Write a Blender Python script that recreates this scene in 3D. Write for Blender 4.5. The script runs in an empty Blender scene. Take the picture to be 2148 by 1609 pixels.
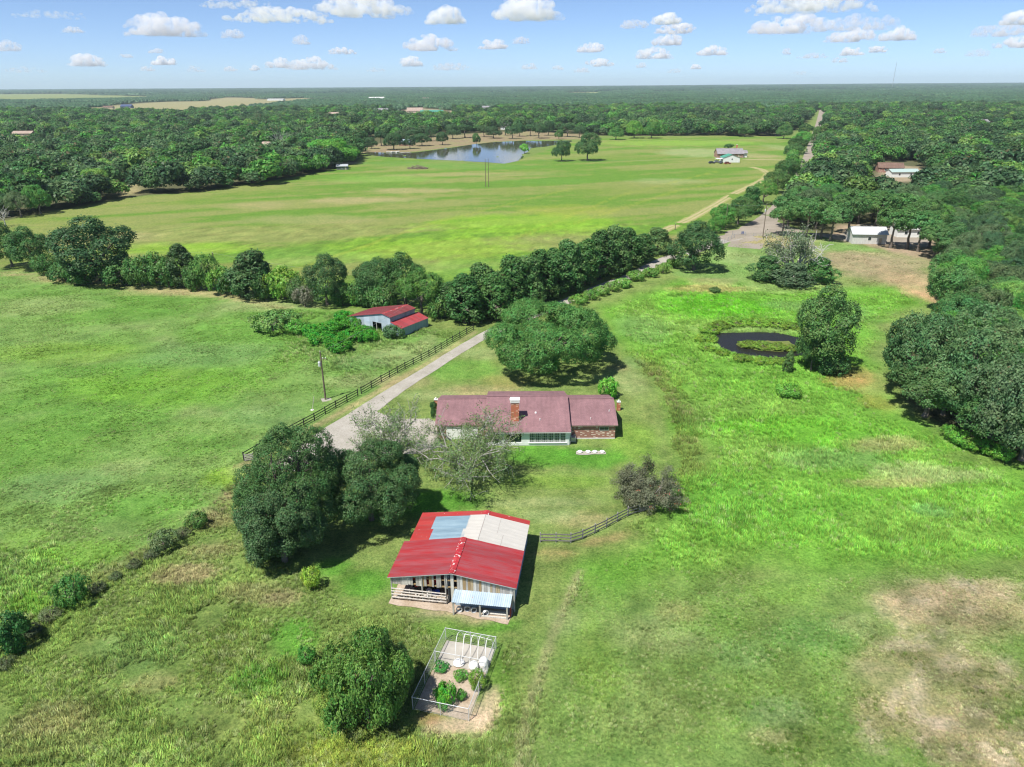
import bpy, bmesh, math, random
import numpy as np
from mathutils import Vector, Matrix, Euler

SC = bpy.context.scene
NTH = ['first', 'second', 'third', 'fourth', 'fifth', 'sixth', 'seventh', 'eighth', 'ninth', 'tenth', 'eleventh', 'twelfth', 'thirteenth', 'fourteenth', 'fifteenth', 'sixteenth', 'seventeenth', 'eighteenth', 'nineteenth']
COL = SC.collection
R = math.radians
rnd = random.Random(7)

# ------------------------------------------------------------------ camera
F_PX, W_PX, H_PX, CAM_H = 1489.0, 2148.0, 1609.0, 50.0
PITCH = math.atan((804.5 - 180.0) / F_PX)
ROLL = R(0.35)
cp, sp_ = math.cos(PITCH), math.sin(PITCH)
cr, sr = math.cos(ROLL), math.sin(ROLL)
up0 = Vector((0, sp_, cp)); fwd = Vector((0, cp, -sp_)); rt0 = Vector((1, 0, 0))
right = rt0 * cr - up0 * sr
up = rt0 * sr + up0 * cr
cam_d = bpy.data.cameras.new('camera')
cam = bpy.data.objects.new('camera', cam_d); COL.objects.link(cam)
cam.matrix_world = Matrix(((right.x, up.x, -fwd.x, 0), (right.y, up.y, -fwd.y, 0), (right.z, up.z, -fwd.z, CAM_H), (0, 0, 0, 1)))
cam_d.sensor_fit = 'HORIZONTAL'; cam_d.sensor_width = 36.0; cam_d.lens = 36.0 * F_PX / W_PX
cam_d.clip_start = 0.5; cam_d.clip_end = 250000.0
SC.camera = cam

# ------------------------------------------------------------------ sky, sun, exposure
SUN_EL, SUN_AZ = R(60), R(225)        # sun stands behind the camera's shoulder: shadows fall away and to +X
world = bpy.data.worlds.new('World'); SC.world = world; world.use_nodes = True
wn = world.node_tree.nodes; wl = world.node_tree.links
for n in list(wn): wn.remove(n)
wo = wn.new('ShaderNodeOutputWorld'); wb = wn.new('ShaderNodeBackground'); ws = wn.new('ShaderNodeTexSky')
ws.sky_type = 'NISHITA'; ws.sun_disc = False; ws.sun_elevation = SUN_EL; ws.sun_rotation = SUN_AZ
ws.altitude = 0; ws.air_density = 0.45; ws.dust_density = 0.4; ws.ozone_density = 4.0
wb.inputs['Strength'].default_value = 0.122
wl.new(ws.outputs[0], wb.inputs[0]); wl.new(wb.outputs[0], wo.inputs[0])
sun_d = bpy.data.lights.new('sun', 'SUN'); sun = bpy.data.objects.new('sun', sun_d); COL.objects.link(sun)
sun_d.energy = 5.0; sun_d.angle = R(0.53); sun_d.color = (1.0, 0.955, 0.88)
sdir = Vector((math.sin(SUN_AZ) * math.cos(SUN_EL), math.cos(SUN_AZ) * math.cos(SUN_EL), math.sin(SUN_EL)))
sun.rotation_euler = sdir.to_track_quat('Z', 'Y').to_euler(); sun.location = (-60, -60, 200)
SC.view_settings.view_transform = 'Standard'; SC.view_settings.look = 'None'
SC.view_settings.exposure = 0.45; SC.view_settings.gamma = 1.0; SC.view_settings.use_curve_mapping = False
SC.render.engine = 'CYCLES'
cy = SC.cycles
cy.max_bounces = 16; cy.diffuse_bounces = 3; cy.glossy_bounces = 2; cy.transmission_bounces = 3
cy.volume_bounces = 14; cy.transparent_max_bounces = 16
cy.use_denoising = True; cy.filter_width = 1.2
cy.caustics_reflective = False; cy.caustics_refractive = False
try: cy.volume_step_rate = 2.0; cy.volume_max_steps = 128
except Exception: pass

# ------------------------------------------------------------------ helpers: pixels of the survey view -> ground
def ray(px, py):
    u = (px - W_PX / 2) / F_PX; v = -(py - H_PX / 2) / F_PX
    u2 = u * cr + v * sr; v2 = -u * sr + v * cr
    return (u2, cp + v2 * sp_, -sp_ + v2 * cp)
def g(px, py, z=0.0):
    d = ray(px, py); t = (z - CAM_H) / d[2]
    return (d[0] * t, d[1] * t)
def proj(X, Y, Z):
    z = Z - CAM_H; dep = Y * cp - z * sp_
    v2 = (Y * sp_ + z * cp) / dep; u2 = X / dep
    u = u2 * cr - v2 * sr; v = u2 * sr + v2 * cr
    return u * F_PX + W_PX / 2, H_PX / 2 - v * F_PX
def height_at(px, py, top):
    X, Y = g(px, py); a, b = 0.0, 49.0
    for _ in range(40):
        m = (a + b) / 2
        if proj(X, Y, m)[1] > top: a = m
        else: b = m
    return a
def m_per_px(px, py):
    X, Y = g(px, py); return (Y * cp + CAM_H * sp_) / F_PX
def gpoly(pts): return np.array([g(*p) for p in pts])

def hashn(ix, iy, s):
    h = (ix.astype(np.int64) * 374761393 + iy.astype(np.int64) * 668265263 + s * 1442695041) & 0xffffffff
    h = ((h ^ (h >> 13)) * 1274126177) & 0xffffffff
    return ((h ^ (h >> 16)) & 0xffff) / 65535.0
def vnoise(x, y, s=0):
    x = np.asarray(x, float); y = np.asarray(y, float)
    ix = np.floor(x); iy = np.floor(y); fx = x - ix; fy = y - iy
    fx = fx * fx * (3 - 2 * fx); fy = fy * fy * (3 - 2 * fy)
    a = hashn(ix, iy, s); b = hashn(ix + 1, iy, s); c = hashn(ix, iy + 1, s); d = hashn(ix + 1, iy + 1, s)
    return (a * (1 - fx) + b * fx) * (1 - fy) + (c * (1 - fx) + d * fx) * fy
def fbm(x, y, s=0, o=4):
    t = 0; a = 0.5; f = 1.0; n = 0
    for i in range(o):
        t = t + a * vnoise(x * f, y * f, s + i * 17); n += a; a *= 0.5; f *= 2.03
    return t / n
def sdist(P, poly):
    """signed distance of points P (n,2) to polygon (positive inside)"""
    x = P[:, 0]; y = P[:, 1]; n = len(poly)
    ins = np.zeros(len(P), bool); d2 = np.full(len(P), 1e30)
    for i in range(n):
        x0, y0 = poly[i]; x1, y1 = poly[(i + 1) % n]
        dx, dy = x1 - x0, y1 - y0; L = dx * dx + dy * dy + 1e-12
        t = np.clip(((x - x0) * dx + (y - y0) * dy) / L, 0, 1)
        d2 = np.minimum(d2, (x - x0 - t * dx) ** 2 + (y - y0 - t * dy) ** 2)
        c = (y0 > y) != (y1 > y)
        ins ^= c & (x < dx * (y - y0) / (dy if abs(dy) > 1e-12 else 1e-12) + x0)
    d = np.sqrt(d2)
    return np.where(ins, d, -d)
def ldist(P, line):
    x = P[:, 0]; y = P[:, 1]; d2 = np.full(len(P), 1e30)
    for (x0, y0), (x1, y1) in zip(line[:-1], line[1:]):
        dx, dy = x1 - x0, y1 - y0; L = dx * dx + dy * dy + 1e-12
        t = np.clip(((x - x0) * dx + (y - y0) * dy) / L, 0, 1)
        d2 = np.minimum(d2, (x - x0 - t * dx) ** 2 + (y - y0 - t * dy) ** 2)
    return np.sqrt(d2)

# ------------------------------------------------------------------ materials
MATS = {}
def new_mat(name):
    m = bpy.data.materials.new(name); m.use_nodes = True
    nt = m.node_tree
    for n in list(nt.nodes): nt.nodes.remove(n)
    out = nt.nodes.new('ShaderNodeOutputMaterial')
    MATS[name] = m
    return m, nt, out
def noise_node(nt, scale, detail=4, rough=0.6, vec=None, dim='3D'):
    n = nt.nodes.new('ShaderNodeTexNoise'); n.inputs['Scale'].default_value = scale
    n.inputs['Detail'].default_value = detail; n.inputs['Roughness'].default_value = rough
    if vec is not None: nt.links.new(vec, n.inputs['Vector'])
    return n
def ramp(nt, fac, stops):
    r = nt.nodes.new('ShaderNodeValToRGB'); nt.links.new(fac, r.inputs[0])
    e = r.color_ramp.elements
    while len(e) < len(stops): e.new(0.5)
    for i, (p, c) in enumerate(stops):
        e[i].position = p; e[i].color = (c[0], c[1], c[2], 1) if len(c) == 3 else c
    return r
def mixc(nt, fac, a, b, mode='MIX'):
    m = nt.nodes.new('ShaderNodeMix'); m.data_type = 'RGBA'; m.blend_type = mode
    for sock, v in ((m.inputs[0], fac), (m.inputs[6], a), (m.inputs[7], b)):
        if hasattr(v, 'is_output'): nt.links.new(v, sock)
        elif isinstance(v, (int, float)): sock.default_value = v
        else: sock.default_value = (v[0], v[1], v[2], 1)
    return m.outputs[2]
def simple(name, col, rough=0.7, var=0.25, scale=3.0, spec=0.3, metal=0.0, stretch=None, col2=None, bump=0.0, obj_rand=0.0):
    """painted / worn surface: base colour broken up by object-space noise"""
    m, nt, out = new_mat(name)
    b = nt.nodes.new('ShaderNodeBsdfPrincipled'); nt.links.new(b.outputs[0], out.inputs[0])
    tc = nt.nodes.new('ShaderNodeTexCoord'); mp = nt.nodes.new('ShaderNodeMapping')
    nt.links.new(tc.outputs['Object'], mp.inputs[0])
    if stretch: mp.inputs['Scale'].default_value = stretch
    n = noise_node(nt, scale, 5, 0.65, mp.outputs[0])
    c2 = col2 if col2 else [max(0, c * (1 - var)) for c in col]
    c1 = [min(1, c * (1 + var * 0.6)) for c in col]
    r = ramp(nt, n.outputs[0], [(0.3, c2), (0.7, c1)])
    colout = r.outputs[0]
    if obj_rand:
        oi = nt.nodes.new('ShaderNodeObjectInfo')
        mr = nt.nodes.new('ShaderNodeMapRange'); nt.links.new(oi.outputs['Random'], mr.inputs[0])
        mr.inputs[3].default_value = 1 - obj_rand; mr.inputs[4].default_value = 1 + obj_rand
        hs = nt.nodes.new('ShaderNodeHueSaturation'); nt.links.new(mr.outputs[0], hs.inputs['Value']); nt.links.new(colout, hs.inputs['Color'])
        colout = hs.outputs[0]
    nt.links.new(colout, b.inputs['Base Color'])
    b.inputs['Roughness'].default_value = rough; b.inputs['Specular IOR Level'].default_value = spec; b.inputs['Metallic'].default_value = metal
    if bump:
        bm = nt.nodes.new('ShaderNodeBump'); bm.inputs['Strength'].default_value = bump; bm.inputs['Distance'].default_value = 0.05
        nt.links.new(n.outputs[0], bm.inputs['Height']); nt.links.new(bm.outputs[0], b.inputs['Normal'])
    return m

def foliage_mat(name, instanced=False, fixed=None, transl=0.38, rough=0.5, spec=0.3, upn=False, lo=0.75, hi=3.5, hue=(0.478, 0.558)):
    """leaf colour: the tree's own colour, varied leaf by leaf ('leaf' attribute)"""
    m, nt, out = new_mat(name)
    at = nt.nodes.new('ShaderNodeAttribute'); at.attribute_name = 'leaf'
    if fixed is not None:
        rgb = nt.nodes.new('ShaderNodeRGB'); rgb.outputs[0].default_value = (*fixed, 1); base = rgb.outputs[0]
    elif instanced:
        a2 = nt.nodes.new('ShaderNodeAttribute'); a2.attribute_type = 'INSTANCER'; a2.attribute_name = 'tint'; base = a2.outputs['Color']
    else:
        oi = nt.nodes.new('ShaderNodeObjectInfo'); base = oi.outputs['Color']
    sep = nt.nodes.new('ShaderNodeSeparateColor'); nt.links.new(at.outputs['Color'], sep.inputs[0])
    mr = nt.nodes.new('ShaderNodeMapRange'); nt.links.new(sep.outputs[0], mr.inputs[0]); mr.inputs[3].default_value = lo; mr.inputs[4].default_value = hi
    hs = nt.nodes.new('ShaderNodeHueSaturation'); nt.links.new(base, hs.inputs['Color']); nt.links.new(mr.outputs[0], hs.inputs['Value'])
    m2 = nt.nodes.new('ShaderNodeMapRange'); nt.links.new(sep.outputs[1], m2.inputs[0]); m2.inputs[3].default_value = hue[0]; m2.inputs[4].default_value = hue[1]
    nt.links.new(m2.outputs[0], hs.inputs['Hue'])
    # a few browned leaves
    m3 = nt.nodes.new('ShaderNodeMath'); m3.operation = 'GREATER_THAN'; nt.links.new(sep.outputs[2], m3.inputs[0]); m3.inputs[1].default_value = 0.988
    c = mixc(nt, m3.outputs[0], hs.outputs[0], (0.15, 0.13, 0.06))
    b = nt.nodes.new('ShaderNodeBsdfPrincipled'); nt.links.new(c, b.inputs['Base Color'])
    b.inputs['Roughness'].default_value = rough; b.inputs['Specular IOR Level'].default_value = spec
    t = nt.nodes.new('ShaderNodeBsdfTranslucent'); nt.links.new(c, t.inputs[0])
    if upn:
        ge = nt.nodes.new('ShaderNodeNewGeometry'); vm = nt.nodes.new('ShaderNodeVectorMath'); vm.operation = 'SCALE'; vm.inputs['Scale'].default_value = 0.45; nt.links.new(ge.outputs['Normal'], vm.inputs[0])
        va = nt.nodes.new('ShaderNodeVectorMath'); nt.links.new(vm.outputs[0], va.inputs[0]); va.inputs[1].default_value = (0, 0, 1); vn = nt.nodes.new('ShaderNodeVectorMath'); vn.operation = 'NORMALIZE'; nt.links.new(va.outputs[0], vn.inputs[0]); nt.links.new(vn.outputs[0], b.inputs['Normal'])
    ms = nt.nodes.new('ShaderNodeMixShader'); ms.inputs[0].default_value = transl
    nt.links.new(b.outputs[0], ms.inputs[1]); nt.links.new(t.outputs[0], ms.inputs[2]); nt.links.new(ms.outputs[0], out.inputs[0])
    return m
FOL = foliage_mat('foliage'); FOLI = foliage_mat('foliage_far', instanced=True)
GRASSM = foliage_mat('grass_blades', instanced=True, transl=0.25, rough=0.8, spec=0.1, upn=True, lo=0.85, hi=2.1, hue=(0.465, 0.53))
BARK = simple('bark', (0.17, 0.145, 0.12), 0.9, 0.4, 6.0, stretch=(1, 1, 0.2))
BARKG = simple('bark_grey', (0.40, 0.38, 0.35), 0.9, 0.35, 6.0, stretch=(1, 1, 0.2))
DEADB = simple('dead_wood', (0.52, 0.50, 0.47), 0.9, 0.25, 6.0)

def brick_mat(name, c1, c2, c3, mortar, scale=1.0):
    m, nt, out = new_mat(name)
    b = nt.nodes.new('ShaderNodeBsdfPrincipled'); nt.links.new(b.outputs[0], out.inputs[0]); b.inputs['Roughness'].default_value = 0.9
    tc = nt.nodes.new('ShaderNodeTexCoord'); sx = nt.nodes.new('ShaderNodeSeparateXYZ'); nt.links.new(tc.outputs['Object'], sx.inputs[0])
    ad = nt.nodes.new('ShaderNodeMath'); nt.links.new(sx.outputs[0], ad.inputs[0]); nt.links.new(sx.outputs[1], ad.inputs[1])
    cx = nt.nodes.new('ShaderNodeCombineXYZ'); nt.links.new(ad.outputs[0], cx.inputs[0]); nt.links.new(sx.outputs[2], cx.inputs[1])
    br = nt.nodes.new('ShaderNodeTexBrick'); nt.links.new(cx.outputs[0], br.inputs[0])
    br.inputs['Scale'].default_value = scale; br.inputs['Brick Width'].default_value = 0.23; br.inputs['Row Height'].default_value = 0.085
    br.inputs['Mortar Size'].default_value = 0.012; br.inputs['Color1'].default_value = (*c1, 1); br.inputs['Color2'].default_value = (*c2, 1); br.inputs['Mortar'].default_value = (*mortar, 1)
    # odd pale bricks
    mp = nt.nodes.new('ShaderNodeMapping'); nt.links.new(cx.outputs[0], mp.inputs[0]); mp.inputs['Scale'].default_value = (1 / 0.34, 1 / 0.13, 1)
    wn_ = nt.nodes.new('ShaderNodeTexWhiteNoise'); wn_.noise_dimensions = '2D'
    fl = nt.nodes.new('ShaderNodeVectorMath'); fl.operation = 'FLOOR'; nt.links.new(mp.outputs[0], fl.inputs[0]); nt.links.new(fl.outputs[0], wn_.inputs['Vector'])
    gt = nt.nodes.new('ShaderNodeMath'); gt.operation = 'GREATER_THAN'; gt.inputs[1].default_value = 0.86; nt.links.new(wn_.outputs['Value'], gt.inputs[0])
    nt.links.new(mixc(nt, gt.outputs[0], br.outputs[0], c3), b.inputs['Base Color'])
    return m
BRICK = brick_mat('house_brick', (0.34, 0.11, 0.065), (0.22, 0.075, 0.05), (0.62, 0.50, 0.42), (0.33, 0.26, 0.22))
BRICKC = brick_mat('chimney_brick', (0.52, 0.12, 0.035), (0.40, 0.095, 0.035), (0.66, 0.40, 0.28), (0.42, 0.24, 0.17))

def shingle_mat(name, c):
    m, nt, out = new_mat(name)
    b = nt.nodes.new('ShaderNodeBsdfPrincipled'); nt.links.new(b.outputs[0], out.inputs[0]); b.inputs['Roughness'].default_value = 0.9; b.inputs['Specular IOR Level'].default_value = 0.25
    tc = nt.nodes.new('ShaderNodeTexCoord')
    br = nt.nodes.new('ShaderNodeTexBrick'); nt.links.new(tc.outputs['Object'], br.inputs[0])
    br.inputs['Scale'].default_value = 1.0; br.inputs['Brick Width'].default_value = 0.33; br.inputs['Row Height'].default_value = 0.16; br.inputs['Mortar Size'].default_value = 0.02
    br.inputs['Color1'].default_value = (*[x * 1.1 for x in c], 1); br.inputs['Color2'].default_value = (*[x * 0.9 for x in c], 1); br.inputs['Mortar'].default_value = (*[x * 0.68 for x in c], 1)
    n1 = noise_node(nt, 0.35, 5, 0.7, tc.outputs['Object']); r1 = ramp(nt, n1.outputs[0], [(0.3, (0.8, 0.8, 0.8)), (0.7, (1.15, 1.15, 1.15))])
    mp = nt.nodes.new('ShaderNodeMapping'); nt.links.new(tc.outputs['Object'], mp.inputs[0]); mp.inputs['Scale'].default_value = (2.5, 0.25, 0.25)
    n2 = noise_node(nt, 1.0, 4, 0.7, mp.outputs[0]); r2 = ramp(nt, n2.outputs[0], [(0.35, (0.88, 0.88, 0.9)), (0.65, (1.08, 1.06, 1.06))])
    nt.links.new(mixc(nt, 1.0, mixc(nt, 1.0, br.outputs[0], r1.outputs[0], 'MULTIPLY'), r2.outputs[0], 'MULTIPLY'), b.inputs['Base Color'])
    return m
SHINGLE = shingle_mat('red_shingle', (0.265, 0.152, 0.160)); SHINGLEG = shingle_mat('grey_shingle', (0.30, 0.285, 0.30))

def metal_roof_mat(name, c, faded, flake, flake_amt, rough=0.45):
    m, nt, out = new_mat(name)
    b = nt.nodes.new('ShaderNodeBsdfPrincipled'); nt.links.new(b.outputs[0], out.inputs[0])
    b.inputs['Roughness'].default_value = rough; b.inputs['Specular IOR Level'].default_value = 0.35
    tc = nt.nodes.new('ShaderNodeTexCoord'); oi = nt.nodes.new('ShaderNodeObjectInfo')
    ad = nt.nodes.new('ShaderNodeVectorMath'); nt.links.new(tc.outputs['Object'], ad.inputs[0])
    sc_ = nt.nodes.new('ShaderNodeVectorMath'); sc_.operation = 'SCALE'; sc_.inputs[0].default_value = (7, 13, 3); nt.links.new(oi.outputs['Random'], sc_.inputs['Scale']); nt.links.new(sc_.outputs[0], ad.inputs[1])
    mp = nt.nodes.new('ShaderNodeMapping'); nt.links.new(ad.outputs[0], mp.inputs[0]); mp.inputs['Scale'].default_value = (0.35, 2.2, 1)
    n1 = noise_node(nt, 1.0, 4, 0.6, mp.outputs[0]); r1 = ramp(nt, n1.outputs[0], [(0.35, c), (0.68, faded)])
    mr = nt.nodes.new('ShaderNodeMapRange'); nt.links.new(oi.outputs['Random'], mr.inputs[0]); mr.inputs[3].default_value = 0.86; mr.inputs[4].default_value = 1.14
    hs = nt.nodes.new('ShaderNodeHueSaturation'); nt.links.new(r1.outputs[0], hs.inputs['Color']); nt.links.new(mr.outputs[0], hs.inputs['Value'])
    n2 = noise_node(nt, 2.3, 6, 0.72, ad.outputs[0]); r2 = ramp(nt, n2.outputs[0], [(flake_amt, (0, 0, 0)), (min(1, flake_amt + 0.03), (1, 1, 1))])
    nt.links.new(mixc(nt, r2.outputs[0], hs.outputs[0], flake), b.inputs['Base Color'])
    return m
REDR = metal_roof_mat('red_metal', (0.31, 0.026, 0.030), (0.27, 0.075, 0.085), (0.62, 0.45, 0.43), 0.735)
REDOLD = metal_roof_mat('red_metal_worn', (0.36, 0.03, 0.028), (0.32, 0.06, 0.055), (0.70, 0.45, 0.42), 0.66)
REDRUST = metal_roof_mat('red_metal_rusty', (0.19, 0.03, 0.035), (0.17, 0.055, 0.055), (0.45, 0.36, 0.36), 0.66)
CAPFLAKE = metal_roof_mat('red_cap_flaking', (0.40, 0.02, 0.03), (0.40, 0.06, 0.06), (0.66, 0.60, 0.58), 0.565)
BLUEMET = metal_roof_mat('blue_grey_metal', (0.17, 0.26, 0.33), (0.26, 0.36, 0.42), (0.45, 0.5, 0.52), 0.8)
WHITEMET = simple('white_roof_coating', (0.47, 0.455, 0.42), 0.8, 0.13, 0.8, stretch=(0.4, 3, 1))
GALV = metal_roof_mat('galvanised_rusting', (0.34, 0.44, 0.52), (0.44, 0.52, 0.58), (0.42, 0.10, 0.06), 0.655)
WALLMET = metal_roof_mat('blue_wall_metal', (0.24, 0.33, 0.42), (0.34, 0.44, 0.52), (0.5, 0.5, 0.5), 0.78)
WALLOLD = metal_roof_mat('pale_wall_metal', (0.36, 0.45, 0.52), (0.46, 0.54, 0.60), (0.40, 0.36, 0.30), 0.72)
WOODS = [simple('board_grey', (0.40, 0.38, 0.34), 0.9, 0.35, 4, stretch=(3, 3, 0.3)), simple('board_tan', (0.42, 0.33, 0.20), 0.9, 0.35, 4, stretch=(3, 3, 0.3)),
         simple('board_pale', (0.58, 0.56, 0.50), 0.9, 0.3, 4, stretch=(3, 3, 0.3)), simple('board_brown', (0.34, 0.24, 0.12), 0.9, 0.35, 4, stretch=(3, 3, 0.3))]
RAILW = simple('weathered_rail', (0.52, 0.48, 0.43), 0.9, 0.35, 5)
FENCEB = simple('black_fence_paint', (0.035, 0.035, 0.035), 0.7, 0.4, 5)
FENCEG = simple('grey_fence_wood', (0.20, 0.19, 0.18), 0.9, 0.4, 5)
POSTG = simple('pale_post_wood', (0.34, 0.33, 0.31), 0.9, 0.3, 5)
POLEW = simple('pole_wood', (0.17, 0.135, 0.10), 0.9, 0.35, 4, stretch=(3, 3, 0.3))
WHITE = simple('white_paint', (0.78, 0.78, 0.76), 0.6, 0.06, 2)
WHITES = simple('white_siding', (0.74, 0.76, 0.74), 0.6, 0.08, 2)
GREYP = simple('grey_steel', (0.42, 0.44, 0.45), 0.4, 0.15, 4, metal=0.4)
GALVP = simple('galvanised_pipe', (0.62, 0.64, 0.65), 0.4, 0.12, 4, metal=0.3)
PVC = simple('white_pipe', (0.85, 0.85, 0.83), 0.4, 0.05, 3)
POLY = simple('white_poly', (0.84, 0.84, 0.82), 0.4, 0.07, 2)
DARK = simple('black_rubber', (0.025, 0.025, 0.025), 0.8, 0.3, 5)
REDP = simple('red_tractor_paint', (0.55, 0.03, 0.03), 0.4, 0.2, 3, spec=0.5)
BLUEP = simple('blue_plastic', (0.03, 0.09, 0.42), 0.4, 0.15, 3)
CONC = simple('concrete', (0.40, 0.375, 0.33), 0.9, 0.2, 0.8)
CONCP = simple('pale_concrete', (0.66, 0.65, 0.62), 0.9, 0.15, 2)
TAN = simple('tan_paint', (0.50, 0.42, 0.32), 0.8, 0.15, 2)
GREENR = metal_roof_mat('green_metal', (0.05, 0.26, 0.18), (0.08, 0.30, 0.22), (0.2, 0.4, 0.32), 0.85)
BROWNR = shingle_mat('brown_shingle', (0.20, 0.13, 0.10)); BLUER = shingle_mat('blue_shingle', (0.07, 0.10, 0.20)); TANR = shingle_mat('tan_shingle', (0.42, 0.33, 0.27))
GLASS_m, nt_, o_ = new_mat('window_glass')
b_ = nt_.nodes.new('ShaderNodeBsdfPrincipled'); nt_.links.new(b_.outputs[0], o_.inputs[0]); b_.inputs['Base Color'].default_value = (0.03, 0.045, 0.05, 1); b_.inputs['Roughness'].default_value = 0.06
GLASS = GLASS_m
FENCEMESH, nt_, o_ = new_mat('chain_link_wire')
b_ = nt_.nodes.new('ShaderNodeBsdfPrincipled'); nt_.links.new(b_.outputs[0], o_.inputs[0]); b_.inputs['Base Color'].default_value = (0.32, 0.36, 0.35, 1); b_.inputs['Roughness'].default_value = 0.5

def gravel_mat(name, c, c2, sc=0.35, tracks=False):
    m, nt, out = new_mat(name)
    b = nt.nodes.new('ShaderNodeBsdfPrincipled'); nt.links.new(b.outputs[0], out.inputs[0]); b.inputs['Roughness'].default_value = 0.95; b.inputs['Specular IOR Level'].default_value = 0.1
    tc = nt.nodes.new('ShaderNodeTexCoord')
    n1 = noise_node(nt, sc, 6, 0.7, tc.outputs['Object']); n2 = noise_node(nt, 4.0, 5, 0.8, tc.outputs['Object'])
    r1 = ramp(nt, n1.outputs[0], [(0.3, c2), (0.62, c)]); r2 = ramp(nt, n2.outputs[0], [(0.3, (0.72, 0.72, 0.72)), (0.7, (1.2, 1.2, 1.2))])
    nt.links.new(mixc(nt, 1.0, r1.outputs[0], r2.outputs[0], 'MULTIPLY'), b.inputs['Base Color'])
    bm = nt.nodes.new('ShaderNodeBump'); bm.inputs['Strength'].default_value = 0.5; bm.inputs['Distance'].default_value = 0.05; nt.links.new(n2.outputs[0], bm.inputs['Height']); nt.links.new(bm.outputs[0], b.inputs['Normal'])
    return m
GRAVEL = gravel_mat('gravel', (0.40, 0.375, 0.33), (0.30, 0.28, 0.235)); ROADM = gravel_mat('road_gravel', (0.33, 0.29, 0.24), (0.24, 0.21, 0.165), 0.1)
TRACKM = gravel_mat('dirt_track', (0.42, 0.35, 0.20), (0.33, 0.31, 0.15), 0.12); DIRT = gravel_mat('bare_dirt', (0.46, 0.38, 0.30), (0.33, 0.25, 0.17), 0.6)

# ------------------------------------------------------------------ mesh builder and tags
class MB:
    def __init__(s): s.v = []; s.f = []
    def add(s, vs, fs):
        o = len(s.v); s.v += [tuple(v) for v in vs]; s.f += [tuple(i + o for i in f) for f in fs]; return s
    def box(s, c, d, rz=0.0, rx=0.0, ry=0.0):
        M = Matrix.Translation(c) @ Euler((rx, ry, rz)).to_matrix().to_4x4()
        vs = [M @ Vector((x * d[0] / 2, y * d[1] / 2, z * d[2] / 2)) for z in (-1, 1) for y in (-1, 1) for x in (-1, 1)]
        return s.add(vs, [(0, 2, 3, 1), (4, 5, 7, 6), (0, 1, 5, 4), (2, 6, 7, 3), (0, 4, 6, 2), (1, 3, 7, 5)])
    def tube(s, p0, p1, r0, r1=None, n=8, caps=True):
        p0 = Vector(p0); p1 = Vector(p1); r1 = r0 if r1 is None else r1
        d = (p1 - p0); d = d.normalized() if d.length > 1e-9 else Vector((0, 0, 1))
        a = d.orthogonal().normalized(); b = d.cross(a)
        vs = []
        for p, r in ((p0, r0), (p1, r1)):
            for i in range(n):
                t = 2 * math.pi * i / n; vs.append(p + (a * math.cos(t) + b * math.sin(t)) * r)
        fs = [(i, (i + 1) % n, n + (i + 1) % n, n + i) for i in range(n)]
        if caps: fs += [tuple(range(n - 1, -1, -1)), tuple(range(n, 2 * n))]
        return s.add(vs, fs)
    def path(s, pts, r, n=6):
        for a, b in zip(pts[:-1], pts[1:]): s.tube(a, b, r, r, n)
        return s
    def prism(s, poly, y0, y1):
        """polygon in XZ extruded along Y"""
        n = len(poly); vs = [(x, y0, z) for x, z in poly] + [(x, y1, z) for x, z in poly]
        return s.add(vs, [tuple(range(n)), tuple(range(2 * n - 1, n - 1, -1))] + [(i, n + i, n + (i + 1) % n, (i + 1) % n) for i in range(n)])
    def lathe(s, prof, c=(0, 0, 0), n=16):
        vs = []
        for r, z in prof:
            for i in range(n):
                t = 2 * math.pi * i / n; vs.append((c[0] + r * math.cos(t), c[1] + r * math.sin(t), c[2] + z))
        k = len(prof); fs = [(j * n + i, j * n + (i + 1) % n, (j + 1) * n + (i + 1) % n, (j + 1) * n + i) for j in range(k - 1) for i in range(n)]
        fs += [tuple(range(n - 1, -1, -1)), tuple(range((k - 1) * n, k * n))]
        return s.add(vs, fs)
    def mesh(s, name, mat, smooth=False):
        me = bpy.data.meshes.new(name); me.from_pydata(s.v, [], s.f); me.update()
        me.materials.append(mat)
        if smooth: me.polygons.foreach_set('use_smooth', [True] * len(me.polygons))
        return me
    def build(s, name, mat, parent=None, loc=(0, 0, 0), rz=0.0, smooth=False, bevel=0.0):
        return obj(name, s.mesh(name, mat, smooth), parent, loc, rz)
def obj(name, me, parent=None, loc=(0, 0, 0), rz=0.0):
    o = bpy.data.objects.new(name, me); COL.objects.link(o)
    o.parent = parent; o.location = loc; o.rotation_euler = (0, 0, rz)
    return o
def tag(o, label=None, cat=None, group=None, kind=None):
    if label: o['label'] = label
    if cat: o['category'] = cat
    if group: o['group'] = group
    if kind: o['kind'] = kind
    return o
def thing(name, label, cat, loc=(0, 0, 0), rz=0.0, group=None):
    o = bpy.data.objects.new(name, None); COL.objects.link(o); o.empty_display_size = 0.3
    o.location = loc; o.rotation_euler = (0, 0, rz)
    return tag(o, label, cat, group)
def struct(name, me, label=None):
    return tag(obj(name, me), label, None, None, 'structure')
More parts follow.
